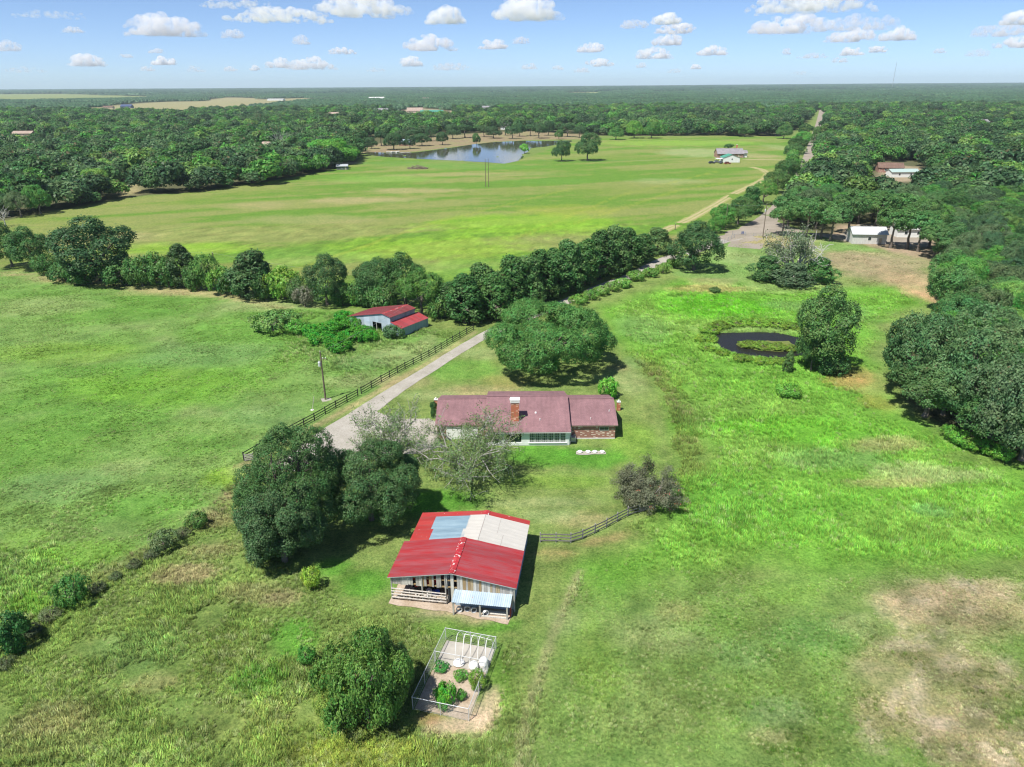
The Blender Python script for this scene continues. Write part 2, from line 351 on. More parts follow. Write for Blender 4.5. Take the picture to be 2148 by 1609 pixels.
def fast_mesh(name, V, Fq, mat, leaf=None, smooth=False):
    """numpy verts (n,3) and faces (m,k) -> mesh; leaf: per-face colour (m,3)"""
    V = np.asarray(V, np.float32); Fq = np.asarray(Fq, np.int32); m, k = Fq.shape
    me = bpy.data.meshes.new(name)
    me.vertices.add(len(V)); me.vertices.foreach_set('co', V.ravel())
    me.loops.add(m * k); me.loops.foreach_set('vertex_index', Fq.ravel())
    me.polygons.add(m); me.polygons.foreach_set('loop_start', np.arange(0, m * k, k, dtype=np.int32)); me.polygons.foreach_set('loop_total', np.full(m, k, np.int32))
    if smooth: me.polygons.foreach_set('use_smooth', np.ones(m, bool))
    me.update(calc_edges=True); me.materials.append(mat)
    if leaf is not None:
        a = me.color_attributes.new('leaf', 'FLOAT_COLOR', 'CORNER')
        c = np.ones((m, k, 4), np.float32); c[:, :, :3] = np.asarray(leaf, np.float32)[:, None, :]
        a.data.foreach_set('color', c.ravel())
    return me
def sheet(name, poly, z, mat, label=None, edge_noise=0.0, seg=1.5, seed=1, structure=True):
    """flat irregular-edged sheet lying on the ground"""
    P = [np.array(p, float) for p in poly]; pts = []
    for i in range(len(P)):
        a, b = P[i], P[(i + 1) % len(P)]; n = max(1, int(np.linalg.norm(b - a) / seg))
        for k in range(n): pts.append(a + (b - a) * k / n)
    pts = np.array(pts)
    if edge_noise:
        t = np.roll(pts, -1, 0) - np.roll(pts, 1, 0); t /= np.linalg.norm(t, axis=1)[:, None] + 1e-9
        nrm = np.stack([t[:, 1], -t[:, 0]], 1)
        pts = pts + nrm * ((fbm(pts[:, 0] / (seg * 2), pts[:, 1] / (seg * 2), seed, 3) - 0.5) * 2 * edge_noise)[:, None]
    bm = bmesh.new(); vs = [bm.verts.new((x, y, z)) for x, y in pts]; f = bm.faces.new(vs)
    bm.normal_update()
    if f.normal.z < 0: f.normal_flip()
    bmesh.ops.triangulate(bm, faces=[f]); me = bpy.data.meshes.new(name); bm.to_mesh(me); bm.free(); me.materials.append(mat)
    o = obj(name, me)
    if structure: tag(o, label, None, None, 'structure')
    return o
def ribbon(name, line, wid, z, mat, label=None, noise=0.12, seed=3, seg=1.0):
    pts = []; ws = []
    for i in range(len(line) - 1):
        a = np.array(line[i]); b = np.array(line[i + 1]); wa = wid[i] if hasattr(wid, '__len__') else wid; wb_ = wid[i + 1] if hasattr(wid, '__len__') else wid
        n = max(1, int(np.linalg.norm(b - a) / seg))
        for k in range(n): pts.append(a + (b - a) * k / n); ws.append(wa + (wb_ - wa) * k / n)
    pts.append(np.array(line[-1])); ws.append(wid[-1] if hasattr(wid, '__len__') else wid)
    pts = np.array(pts, float); ws = np.array(ws, float)
    for _ in range(12):
        pts[1:-1] = (pts[:-2] + 2 * pts[1:-1] + pts[2:]) / 4
    t = np.gradient(pts, axis=0); t /= np.linalg.norm(t, axis=1)[:, None]; nr = np.stack([-t[:, 1], t[:, 0]], 1)
    w1 = ws / 2 * (1 + noise * (fbm(pts[:, 0] / 2.5, pts[:, 1] / 2.5, seed) - 0.5) * 2); w2 = ws / 2 * (1 + noise * (fbm(pts[:, 0] / 2.5, pts[:, 1] / 2.5, seed + 9) - 0.5) * 2)
    L = pts + nr * w1[:, None]; Rr = pts - nr * w2[:, None]; n = len(pts)
    V = np.concatenate([np.c_[L, np.full(n, z)], np.c_[Rr, np.full(n, z)]])
    Fq = np.array([(n + i, n + i + 1, i + 1, i) for i in range(n - 1)])
    return struct(name, fast_mesh(name, V, Fq, mat), label), pts

# ------------------------------------------------------------------ ground: one sheet to the horizon
kx, s0 = 0.0227, 0.6
xi = np.arange(-320, 321); gx = s0 * np.sinh(xi * kx) / kx
gy = [18.0]
while gy[-1] < 16500: gy.append(gy[-1] + 0.55 + 0.0125 * max(0, gy[-1] - 40))
gy = np.array(gy); NX, NY = len(gx), len(gy)
GX, GY = np.meshgrid(gx, gy); P2 = np.stack([GX.ravel(), GY.ravel()], 1)
n_big = fbm(P2[:, 0] / 40, P2[:, 1] / 40, 3, 4); n_mid = fbm(P2[:, 0] / 9, P2[:, 1] / 9, 5, 4); n_sm = fbm(P2[:, 0] / 2.6, P2[:, 1] / 2.6, 8, 3)
n_fi = fbm(P2[:, 0] / 1.3, P2[:, 1] / 1.3, 31, 3)
n_str = fbm(P2[:, 0] / 70 + P2[:, 1] / 130, P2[:, 1] / 11 - P2[:, 0] / 28, 12, 5)   # mowing streaks, drawn out along the swaths
def sm(x, a, b):
    t = np.clip((x - a) / (b - a), 0, 1); return t * t * (3 - 2 * t)
C = np.zeros((len(P2), 3))
LUSH = np.array((0.112, 0.25, 0.042)); BRIGHT = np.array((0.17, 0.325, 0.058)); PAST = np.array((0.152, 0.265, 0.068)); HAY = np.array((0.165, 0.235, 0.05))
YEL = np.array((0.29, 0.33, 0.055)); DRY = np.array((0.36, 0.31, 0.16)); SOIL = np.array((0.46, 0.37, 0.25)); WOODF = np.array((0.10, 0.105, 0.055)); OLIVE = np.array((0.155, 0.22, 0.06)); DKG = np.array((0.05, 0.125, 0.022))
COOL = np.array((0.145, 0.262, 0.088)); RUST = np.array((0.36, 0.17, 0.08)); PALE = np.array((0.27, 0.33, 0.14))
C[:] = OLIVE
def paint(mask, col):
    global C
    m = np.clip(mask, 0, 1)[:, None]; C = C * (1 - m) + np.asarray(col) * m
def region(pts, soft, wob=0.0):
    d = sdist(P2, gpoly(pts))
    if wob: d = d + (n_mid - 0.5) * wob
    return sm(d, -soft, soft)
def blob(px, py, rx, ry, col, st=0.8, wob=0.7, rot=0.0):
    cx, cy_ = g(px, py); k = m_per_px(px, py); ax = rx * k
    ay = abs(g(px, py - ry)[1] - g(px, py + ry)[1]) / 2
    dx = P2[:, 0] - cx; dy = P2[:, 1] - cy_
    if rot:
        c_, s_ = math.cos(rot), math.sin(rot); dx, dy = dx * c_ + dy * s_, -dx * s_ + dy * c_
    sel = (np.abs(dx) < ax * 2.2) & (np.abs(dy) < ay * 2.2)
    q = np.zeros(len(P2)); q[sel] = 1 - np.sqrt((dx[sel] / ax) ** 2 + (dy[sel] / ay) ** 2) + (n_mid[sel] - 0.5) * wob + (n_sm[sel] - 0.5) * wob * 0.7
    q[~sel] = -1
    paint(sm(q, -0.25, 0.45) * st, col)
WOODL = [(-500, 500), (0, 464), (120, 444), (250, 418), (300, 410), (420, 402), (560, 388), (640, 369), (700, 355), (745, 344), (757, 325), (757, 312), (800, 300), (880, 290), (960, 283), (1040, 277), (1120, 276), (1250, 285), (1400, 285), (1520, 285), (1640, 287), (1672, 272), (1700, 248), (1710, 232), (1732, 232), (1732, 262), (1722, 300), (1712, 350), (1690, 390), (1660, 425), (1625, 458), (1700, 486), (1780, 508), (1958, 545), (1972, 600), (2000, 668), (1885, 745), (1880, 830), (1960, 905), (2148, 978), (2700, 1100), (2700, 176), (1074, 185.5), (-500, 195.5)]
NEARR = [(1700, 560), (2000, 600), (2700, 700), (2700, 1200), (2000, 1000), (1850, 900)]
HAYP = [(-300, 590), (0, 560), (130, 575), (300, 590), (450, 610), (640, 645), (760, 645), (940, 645), (1000, 625), (1200, 575), (1350, 520), (1450, 475), (1560, 425), (1630, 385), (1655, 330), (1660, 286), (1520, 285), (1400, 286), (1250, 291), (1190, 300), (1100, 332), (1040, 346), (940, 339), (790, 328), (755, 342), (640, 368), (420, 401), (250, 418), (0, 464), (-300, 490)]
LEFTP = [(-500, 560), (0, 566), (130, 575), (300, 602), (640, 645), (760, 655), (900, 680), (990, 690), (757, 835), (512, 965), (470, 1040), (430, 1080), (330, 1150), (180, 1240), (0, 1350), (-200, 1450), (-600, 1500)]
YARD = [(990, 695), (1060, 690), (1250, 735), (1330, 760), (1385, 840), (1395, 900), (1402, 1000), (1372, 1075), (1250, 1125), (1160, 1150), (1120, 1240), (1100, 1330), (960, 1330), (800, 1270), (690, 1215), (640, 1170), (500, 1060), (510, 968), (757, 838)]
TALL = [(1262, 645), (1420, 585), (1600, 590), (1760, 600), (1900, 600), (1960, 640), (1850, 680), (1840, 780), (1900, 870), (2148, 985), (2500, 1100), (2500, 1200), (2148, 1185), (1900, 1190), (1720, 1200), (1500, 1190), (1300, 1230), (1215, 1200), (1380, 1085), (1410, 980), (1395, 880), (1335, 760), (1280, 720)]
FRONTR = [(1215, 1195), (1300, 1225), (1500, 1190), (1720, 1200), (1900, 1185), (2148, 1180), (2700, 1200), (2700, 1800), (1060, 1800), (1100, 1500), (1160, 1320)]
FRONTL = [(-600, 1620), (-200, 1440), (0, 1340), (180, 1235), (330, 1145), (430, 1075), (490, 1040), (640, 1170), (690, 1215), (800, 1270), (960, 1330), (1100, 1320), (1215, 1195), (1160, 1330), (1095, 1600), (1060, 1900), (-600, 1900)]
MIDR = [(1400, 575), (1500, 520), (1560, 490), (1640, 480), (1780, 510), (1950, 545), (1965, 600), (2000, 660), (1860, 700), (1700, 650), (1600, 605)]
YARDN = [(470, 600), (640, 645), (760, 650), (940, 650), (1010, 640), (1200, 590), (1420, 520), (1520, 495), (1440, 590), (1270, 645), (1200, 640), (1060, 690), (990, 695), (900, 690)]
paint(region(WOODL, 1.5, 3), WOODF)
paint(region(HAYP, 2.0, 3), HAY)
mh = region(HAYP, 2.0)
paint(mh * sm(n_str, 0.45, 0.62) * 0.8, np.array((0.105, 0.225, 0.03))); paint(mh * sm(n_str, 0.56, 0.36) * 0.4, np.array((0.27, 0.265, 0.11)))
paint(region(LEFTP, 1.0, 2), PAST); ml = region(LEFTP, 1.0)
paint(ml * sm(n_big, 0.42, 0.62) * 0.8, LUSH * 1.05); paint(ml * sm(n_mid, 0.6, 0.8) * 0.4, PALE)
paint(region(YARDN, 1.5, 2), OLIVE * 1.1)
paint(region(FRONTL, 2.0, 3), np.array((0.165, 0.25, 0.065)))
paint(region(FRONTR, 3, 5), np.array((0.155, 0.255, 0.065)))
paint(region(MIDR, 1.5, 3), np.array((0.17, 0.29, 0.08)))
paint(region(NEARR, 2.0, 3) * (1 - region(WOODL, 1.5)), np.array((.19, .26, .08)))
paint(region(TALL, 4, 9), np.array((0.135, 0.31, 0.042)))
paint(region(YARD, 0.4, 0.8), np.array((0.18, 0.258, 0.072)))
# --- hay field colouring
for b in [(200, 500, 130, 14, DRY, .45), (640, 460, 160, 10, DRY, .4), (760, 420, 120, 7, DRY, .55), (880, 400, 120, 6, DRY, .5), (540, 430, 90, 8, DRY, .35), (1000, 350, 140, 5, LUSH, .7), (800, 375, 130, 8, BRIGHT, .6), (1150, 380, 100, 6, LUSH, .5),
          (1100, 470, 220, 26, np.array((0.19, 0.36, 0.03)), .7), (900, 520, 220, 26, np.array((0.20, 0.36, 0.03)), .6), (640, 540, 160, 18, BRIGHT, .5), (400, 520, 150, 14, np.array((0.2, 0.37, 0.03)), .6), (1300, 400, 120, 12, HAY, .5), (1400, 380, 80, 6, PALE, .5),
          (1470, 320, 90, 10, PALE, .8), (1590, 327, 50, 6, DRY, .55), (1640, 310, 30, 8, PALE, .5), (1300, 330, 120, 7, HAY, .6), (1420, 300, 180, 6, np.array((0.19, 0.33, 0.05)), .8), (880, 345, 120, 5, LUSH, .6), (1000, 366, 220, 4, DRY, .3), (1180, 440, 120, 12, YEL, .4), (560, 600, 120, 8, BRIGHT, .5),
          (1380, 500, 70, 9, RUST * 0.9 + 0.05, .35), (1000, 560, 160, 18, BRIGHT, .5)]: blob(*b)
# --- pasture on the left
for b in [(270, 640, 190, 34, LUSH, .9), (430, 610, 180, 12, DRY, .65), (200, 585, 150, 9, DRY, .75), (560, 640, 120, 12, PALE, .7), (100, 640, 120, 24, PALE, .45), (120, 740, 180, 22, np.array((0.16, 0.3, 0.04)), .6), (450, 740, 160, 30, COOL, .6), (330, 810, 220, 40, np.array((0.14, 0.31, 0.035)), .7), (120, 900, 160, 44, LUSH, .55),
          (420, 930, 100, 28, LUSH, .6), (470, 1000, 60, 20, np.array((.2, .36, .03)), .6), (120, 1020, 130, 36, COOL, .6), (320, 1060, 120, 40, np.array((.11, .28, .04)), .6), (640, 860, 60, 16, LUSH, .6), (560, 870, 70, 24, COOL, .5), (760, 760, 60, 14, COOL, .6), (880, 740, 90, 20, PALE, .5), (960, 700, 50, 12, OLIVE, .5), (740, 800, 70, 14, PALE, .5),
          (590, 760, 60, 26, BRIGHT, .35), (480, 1040, 26, 14, DRY, .6), (440, 1075, 60, 14, PALE, .5)]: blob(*b)
# --- lawn round the house
for b in [(960, 775, 80, 26, LUSH * 1.1, .75), (1000, 820, 90, 14, DRY, .6), (1060, 800, 60, 14, np.array((.33, .25, .10)), .4), (900, 830, 60, 12, PALE, .5), (850, 800, 60, 16, DRY, .5), (1010, 740, 60, 14, PALE, .5), (1320, 800, 60, 30, PALE, .55), (1300, 770, 30, 9, DRY, .45), (1330, 930, 60, 60, np.array((.17, .31, .045)), .7), (1250, 960, 90, 26, np.array((.085, .25, .028)), .9), (1140, 955, 70, 24, np.array((.085, .25, .028)), .9),
          (1160, 1010, 120, 16, np.array((.16, .30, .04)), .6), (1130, 1055, 120, 12, PALE, .6), (1230, 1090, 70, 18, DRY, .55), (1150, 1080, 60, 14, PALE, .6), (930, 1050, 90, 30, np.array((.085, .25, .028)), .9), (830, 1060, 100, 40, np.array((.085, .25, .028)), .8), (760, 1220, 70, 34, np.array((.085, .25, .028)), .85), (700, 1190, 50, 20, np.array((.085, .25, .028)), .8), (880, 1290, 70, 16, PALE, .4), (810, 1300, 70, 14, OLIVE * 1.2, .6), (1110, 1190, 26, 50, OLIVE, .6),
          (1160, 1160, 50, 12, np.array((.34, .28, .12)), .6), (1270, 1130, 70, 10, np.array((.33, .25, .12)), .6, .7, .3), (520, 985, 40, 16, PALE, .5), (640, 920, 40, 16, LUSH, .6), (1050, 1310, 60, 14, np.array((.09, .24, .03)), .7), (1180, 1300, 40, 30, PALE, .4)]: blob(*b)
# --- tall grass and damp hollow on the right
for b in [(1420, 660, 110, 40, BRIGHT, .95), (1500, 640, 130, 24, np.array((.10, .36, .018)), .8), (1350, 690, 60, 30, COOL, .5), (1480, 720, 60, 30, BRIGHT, .7), (1440, 780, 60, 40, BRIGHT, .8), (1560, 850, 160, 34, BRIGHT, .85), (1660, 900, 200, 36, np.array((.12, .34, .03)), .8), (1560, 940, 140, 40, BRIGHT, .8), (1380, 800, 40, 50, OLIVE, .6), (1440, 860, 50, 46, np.array((.12, .2, .05)), .6),
          (1430, 950, 60, 50, OLIVE, .6), (1740, 960, 120, 26, COOL, .5), (1860, 930, 90, 18, DRY, .55), (1960, 990, 120, 20, PALE, .7), (2060, 960, 120, 18, OLIVE, .6), (1860, 1010, 100, 10, DRY, .5), (1810, 800, 60, 26, np.array((.27, .29, .10)), .7), (1790, 780, 40, 20, RUST, .35), (1770, 800, 50, 12, RUST, .35), (1840, 845, 40, 16, RUST, .3), (1600, 690, 150, 14, PALE, .4), (1650, 600, 130, 14, PALE, .5), (1500, 590, 60, 10, DRY, .5), (1660, 640, 60, 12, COOL, .5),
          (1840, 560, 120, 34, np.array((.30, .25, .15)), .9), (1930, 600, 60, 40, np.array((.38, .30, .17)), .8), (1880, 540, 110, 18, np.array((.31, .265, .16)), .7), (1620, 505, 90, 18, np.array((.35, .29, .15)), .85), (1560, 540, 60, 14, PALE, .5), (1900, 500, 160, 14, np.array((.30, .25, .17)), .9), (1960, 630, 26, 26, np.array((.42, .29, .16)), .8), (1480, 605, 90, 8, np.array((.34, .29, .12)), .7), (1760, 650, 80, 26, np.array((.16, .31, .09)), .6),
          (1500, 1050, 140, 50, np.array((.10, .27, .035)), .6), (1750, 1080, 160, 40, np.array((.11, .29, .035)), .6), (1960, 1100, 180, 40, BRIGHT * .95, .6), (1560, 1160, 120, 30, BRIGHT, .6), (1640, 1240, 90, 30, BRIGHT * .95, .55), (1960, 1070, 40, 14, np.array((.16, .36, .12)), .5), (1330, 760, 30, 14, COOL, .5)]: blob(*b)
# --- foreground
for b in [(2040, 1270, 170, 60, np.array((.33, .28, .16)), .75), (1960, 1260, 120, 40, SOIL, .45), (2100, 1230, 70, 22, SOIL, .6), (1980, 1430, 190, 100, np.array((.30, .28, .14)), .7), (2080, 1560, 140, 80, np.array((.36, .30, .17)), .7), (1850, 1500, 70, 60, np.array((.30, .28, .13)), .6), (1700, 1560, 130, 50, OLIVE, .5), (1640, 1490, 90, 40, np.array((.16, .25, .10)), .6), (1700, 1330, 130, 40, np.array((.13, .29, .07)), .6),
          (1560, 1370, 80, 40, COOL, .5), (1400, 1330, 120, 50, PALE, .5), (1330, 1480, 120, 80, np.array((.20, .27, .09)), .6), (1250, 1400, 60, 90, np.array((.16, .28, .05)), .6), (1500, 1300, 100, 40, np.array((.13, .27, .05)), .5), (1620, 1540, 50, 20, SOIL, .3), (1800, 1310, 60, 26, PALE, .6), (1430, 1280, 60, 24, DRY, .3),
          (400, 1200, 70, 30, np.array((.36, .28, .17)), .6), (450, 1150, 60, 22, DRY, .5), (460, 1090, 50, 20, DRY, .5), (540, 1240, 80, 26, DRY, .4), (420, 1370, 120, 60, np.array((.14, .21, .05)), .6), (300, 1360, 110, 50, COOL * .9, .4), (520, 1500, 140, 60, np.array((.19, .25, .07)), .6), (120, 1540, 140, 50, np.array((.22, .25, .10)), .6), (620, 1340, 60, 50, np.array((.09, .28, .03)), .7), (560, 1420, 60, 40, np.array((.09, .27, .03)), .6), (600, 1250, 50, 22, np.array((.33, .26, .16)), .5),
          (130, 1500, 80, 40, DRY, .35), (330, 1430, 60, 20, DRY, .35), (90, 1260, 90, 30, np.array((.15, .33, .04)), .6), (190, 1160, 90, 30, np.array((.17, .35, .05)), .6), (60, 1130, 60, 26, BRIGHT, .6), (690, 1540, 200, 40, np.array((.19, .27, .06)), .6), (760, 1580, 200, 40, YEL * .8, .5), (960, 1320, 120, 18, np.array((.11, .27, .03)), .6), (1050, 1420, 40, 70, np.array((.13, .27, .04)), .7), (860, 1350, 60, 40, OLIVE, .6),
          (230, 1200, 120, 18, np.array((.20, .22, .09)), .5, .7, 1.0)]: blob(*b)
for cx_, cy2, rx_, ry_, st_ in [(2030, 1265, 200, 75, .65), (1990, 1440, 230, 120, .55), (2100, 1540, 190, 120, .65), (1860, 1520, 130, 90, .4)]:
    X0, Y0 = g(cx_, cy2); k0 = m_per_px(cx_, cy2); ay0 = abs(g(cx_, cy2 - ry_)[1] - g(cx_, cy2 + ry_)[1]) / 2
    e0 = 1 - np.sqrt(((P2[:, 0] - X0) / (rx_ * k0)) ** 2 + ((P2[:, 1] - Y0) / ay0) ** 2); pm_ = sm(e0 + (n_mid - .5) * 1.1, -.1, .5)
    paint(pm_ * sm(n_fi, .40, .56) * st_, np.array((.28, .25, .15))); paint(pm_ * sm(n_fi, .60, .70) * st_, np.array((.40, .35, .25))); paint(pm_ * sm(n_sm, .5, .36) * .5 * st_, np.array((.13, .17, .06)))
# trampled earth round the barn front, pen and tracks
for b in [(960, 1282, 90, 12, SOIL, .7), (905, 1265, 70, 9, SOIL, .6), (1000, 1300, 60, 9, SOIL, .6), (1000, 1505, 46, 32, SOIL * 1.15, .9), (940, 1522, 50, 18, SOIL, .8), (1035, 1470, 26, 40, SOIL, .7), (900, 1505, 30, 16, np.array((.34, .20, .11)), .6)]: blob(*b)
# wood floor shows pale leaf litter in openings; far clearings
CLEAR = [[(135, 232), (230, 222), (330, 214), (480, 211), (640, 206), (690, 210), (600, 217), (560, 222), (490, 236), (430, 235), (330, 240), (240, 243)], [(-300, 197), (0, 200), (120, 199), (300, 203), (330, 207), (180, 210), (60, 213), (0, 212), (-300, 214)],
         [(820, 232), (870, 226), (950, 232), (950, 246), (900, 250), (830, 246)], [(236, 262), (262, 262), (262, 270), (236, 272)], [(238, 402), (252, 385), (290, 383), (298, 400), (262, 416)], [(985, 232), (1020, 229), (1022, 236), (990, 238)],
         [(1740, 492), (1760, 470), (1880, 470), (1965, 490), (1955, 545), (1860, 525)], [(1838, 383), (1850, 345), (1930, 350), (1950, 366), (1935, 380)], [(690, 210), (640, 210), (700, 214)], [(760, 322), (755, 312), (800, 300), (880, 290), (960, 283), (1040, 277), (1120, 276), (1250, 284), (1250, 292), (1120, 293), (1040, 297), (950, 308), (870, 318)],
         [(1190, 196), (1260, 195), (1262, 199), (1190, 199)], [(1340, 200), (1390, 199), (1392, 202), (1340, 203)], [(400, 216), (470, 205), (560, 207), (480, 215)], [(1500, 213), (1540, 211), (1545, 214), (1505, 216)], [(1900, 205), (1990, 200), (2000, 203), (1905, 208)]]
for i, c in enumerate(CLEAR):
    col = [np.array((.27, .255, .135)), np.array((.20, .24, .09)), np.array((.28, .24, .16)), PALE, np.array((.30, .27, .14)), PALE, np.array((.33, .26, .18)), np.array((.30, .25, .17)), PALE, np.array((.25, .20, .125)), PALE, PALE, np.array((.28, .26, .14)), PALE, PALE][i]
    paint(region(c, 2.0 + i % 3, 2), col)
paint(region(CLEAR[9], 3) * sm(n_mid, 0.45, 0.65) * 0.6, np.array((.24, .24, .11)))
for ln, w_, col in [([(512, 975), (640, 905), (757, 842), (900, 760), (995, 697)], 0.7, DRY), ([(0, 572), (130, 582), (300, 606), (460, 620), (600, 645)], 1.5, DRY), ([(1215, 1200), (1160, 1330), (1110, 1480), (1090, 1620)], 0.5, np.array((.26, .27, .13)))]:
    L = gpoly(ln); d = ldist(P2, L); paint(sm(d, w_ * 1.6, w_ * 0.3) * (0.35 + 0.6 * n_mid), col)
for off in (0.8, -0.8):   # wheel ruts across the hay
    for ln in ([(1080, 500), (1300, 410), (1500, 360)], [(560, 585), (900, 470), (1200, 395)], [(1200, 470), (1420, 400), (1600, 370)]):
        L = gpoly(ln); L = L + np.array((off, 0)); paint(sm(ldist(P2, L), 0.9, 0.2) * 0.35, YEL)
def terr(X, Y):   # the country rises gently toward the skyline
    return sm(Y, 2500, 12000) * (20 + 9 * fbm(X / 2600, Y / 2600, 55, 3) + 10 * sm(X, 0, 9000))
C *= np.where(P2[:, 1] < 280, (.66 + .68 * n_sm) * (.8 + .4 * n_fi), 1.0)[:, None]
# lie of the land: low swells, flat where things are built
amp = 0.10 * np.clip((n_mid - 0.5) * 2, -1, 1) + 0.05 * (n_sm - 0.5)
built = np.maximum(region(YARD, 4.0), 0); Z = amp * (1 - built) * (P2[:, 1] < 600) + terr(P2[:, 0], P2[:, 1])
Vg = np.c_[P2, Z - 0.03]
ii = (np.arange(NY - 1)[:, None] * NX + np.arange(NX - 1)[None, :]).ravel()
gm, nt, out = new_mat('ground')
b = nt.nodes.new('ShaderNodeBsdfPrincipled'); nt.links.new(b.outputs[0], out.inputs[0]); b.inputs['Roughness'].default_value = 0.95; b.inputs['Specular IOR Level'].default_value = 0.08
at = nt.nodes.new('ShaderNodeAttribute'); at.attribute_name = 'cover'; tc = nt.nodes.new('ShaderNodeTexCoord')
n1 = noise_node(nt, 0.9, 8, 0.75, tc.outputs['Object']); n2 = noise_node(nt, 3.5, 6, 0.8, tc.outputs['Object']); n3 = noise_node(nt, 0.16, 5, 0.65, tc.outputs['Object'])
c = mixc(nt, 1.0, at.outputs['Color'], ramp(nt, n2.outputs[0], [(0.30, (0.42, 0.46, 0.4)), (0.5, (1, 1, 1)), (0.70, (1.55, 1.45, 1.4))]).outputs[0], 'MULTIPLY')
c = mixc(nt, 1.0, c, ramp(nt, n1.outputs[0], [(0.30, (0.58, 0.68, 0.6)), (0.5, (1, 1, 1)), (0.68, (1.36, 1.2, 1.28))]).outputs[0], 'MULTIPLY')
c = mixc(nt, 1.0, c, ramp(nt, n3.outputs[0], [(0.3, (0.84, 0.92, 0.85)), (0.7, (1.14, 1.06, 1.1))]).outputs[0], 'MULTIPLY')
n4 = noise_node(nt, 1.7, 6, 0.75, tc.outputs['Object'])
c = mixc(nt, ramp(nt, n4.outputs[0], [(0.60, (0, 0, 0)), (0.72, (0.55, 0.55, 0.55))]).outputs[0], c, (0.34, 0.30, 0.16))
nt.links.new(c, b.inputs['Base Color'])
bp = nt.nodes.new('ShaderNodeBump'); bp.inputs['Strength'].default_value = 0.9; bp.inputs['Distance'].default_value = 0.22
ma = nt.nodes.new('ShaderNodeMath'); nt.links.new(n1.outputs[0], ma.inputs[0]); nt.links.new(n2.outputs[0], ma.inputs[1]); nt.links.new(ma.outputs[0], bp.inputs['Height']); nt.links.new(bp.outputs[0], b.inputs['Normal'])
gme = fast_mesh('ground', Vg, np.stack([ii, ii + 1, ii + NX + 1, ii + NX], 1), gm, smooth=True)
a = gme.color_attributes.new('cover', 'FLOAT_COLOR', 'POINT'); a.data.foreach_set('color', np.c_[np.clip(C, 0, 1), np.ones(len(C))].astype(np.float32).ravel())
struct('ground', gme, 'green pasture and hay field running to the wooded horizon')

# ------------------------------------------------------------------ driveway, roads, tracks, water
DRV = [(600, 985), (680, 925), (720, 895), (760, 868), (800, 838), (850, 805), (900, 775), (950, 742), (1000, 712), (1045, 690), (1100, 668), (1180, 636), (1250, 606), (1320, 580), (1390, 545), (1450, 528), (1520, 503), (1570, 490)]
drive, _ = ribbon('driveway', gpoly(DRV), [5.2, 5.6, 5.0, 4.2, 3.4, 3.0, 2.8, 2.8, 2.9, 3.5, 3.5, 3.5, 3.6, 3.8, 4.2, 5, 6, 8], 0.012, GRAVEL, 'pale gravel driveway curving up to the house')
sheet('driveway_apron', gpoly([(660, 940), (730, 880), (780, 862), (850, 880), (900, 878), (925, 890), (925, 935), (880, 950), (800, 955), (740, 975)]), 0.016, GRAVEL, 'pale gravel parking apron beside the house', 0.5, 1.0)
ribbon('road', gpoly([(1560, 520), (1590, 478), (1615, 455), (1650, 420), (1675, 380), (1692, 340), (1702, 310), (1712, 280), (1718, 262), (1722, 245), (1724, 230)]), [11, 10, 8, 7, 7, 7, 7.5, 8, 9, 10, 10], 0.008, ROADM, 'straight gravel lane running away between the woods')
sheet('road_apron', gpoly([(1500, 497), (1540, 482), (1590, 462), (1625, 462), (1690, 486), (1640, 494), (1570, 497), (1530, 506)]), 0.02, ROADM, 'wide gravel turnaround at the gate', 2.2, 2.0)
sheet('shed_yard', gpoly([(1690, 488), (1760, 492), (1800, 470), (1880, 470), (1960, 485), (1950, 520), (1860, 512), (1780, 508)]), 0.010, ROADM, 'bare shaded dirt round the shed', 1.0, 3.0)
TRK = [(1330, 512), (1395, 482), (1450, 458), (1500, 430), (1540, 406), (1580, 388), (1605, 374), (1612, 365), (1600, 356), (1575, 350)]
TL = gpoly(TRK)
ribbon('field_track', TL, 5.2, 0.004, simple('track_grass', (0.27, 0.29, 0.09), 0.95, 0.3, 0.4), 'double-rut farm track curving over the hay field', 0.3)
for k, off in enumerate((0.95, -0.95)):
    t = np.gradient(TL, axis=0); t /= np.linalg.norm(t, axis=1)[:, None]
    ribbon('wheel_rut', TL + np.stack([-t[:, 1], t[:, 0]], 1) * off, 1.1, 0.010, TRACKM, 'pale bare wheel rut of the farm track', 0.3, 5 + k)
ribbon('far_drive', gpoly([(1556, 334), (1600, 335), (1660, 336)]), 4.5, 0.006, TRACKM, 'pale drive joining the far house to the lane', 0.1)
def water_mat(name, deep, rough):
    m, nt, out = new_mat(name)
    b = nt.nodes.new('ShaderNodeBsdfPrincipled'); nt.links.new(b.outputs[0], out.inputs[0]); b.inputs['Base Color'].default_value = (*deep, 1); b.inputs['Roughness'].default_value = rough; b.inputs['IOR'].default_value = 1.33; b.inputs['Specular IOR Level'].default_value = 0.5 if rough < .1 else 0.15
    tc = nt.nodes.new('ShaderNodeTexCoord'); n = noise_node(nt, 0.8, 4, 0.6, tc.outputs['Object']); bm = nt.nodes.new('ShaderNodeBump'); bm.inputs['Strength'].default_value = 0.12; bm.inputs['Distance'].default_value = 0.1
    nt.links.new(n.outputs[0], bm.inputs['Height']); nt.links.new(bm.outputs[0], b.inputs['Normal'])
    return m
LAKEP = [(759, 322), (800, 328.5), (874, 333), (956, 337), (1026, 340.6), (1058, 343.4), (1082, 339), (1100, 330), (1096, 324), (1108, 318), (1112, 311), (1149, 307), (1200, 297), (1200, 294.5), (1142, 296), (1096, 295.5), (1037, 298), (991, 303), (946, 310), (909, 315), (867, 320), (816, 320.5), (770, 319)]
sheet('lake', gpoly(LAKEP), 0.03, water_mat('lake_water', (0.075, 0.07, 0.04), 0.05), 'long calm lake beyond the hay field', 1.5, 4)
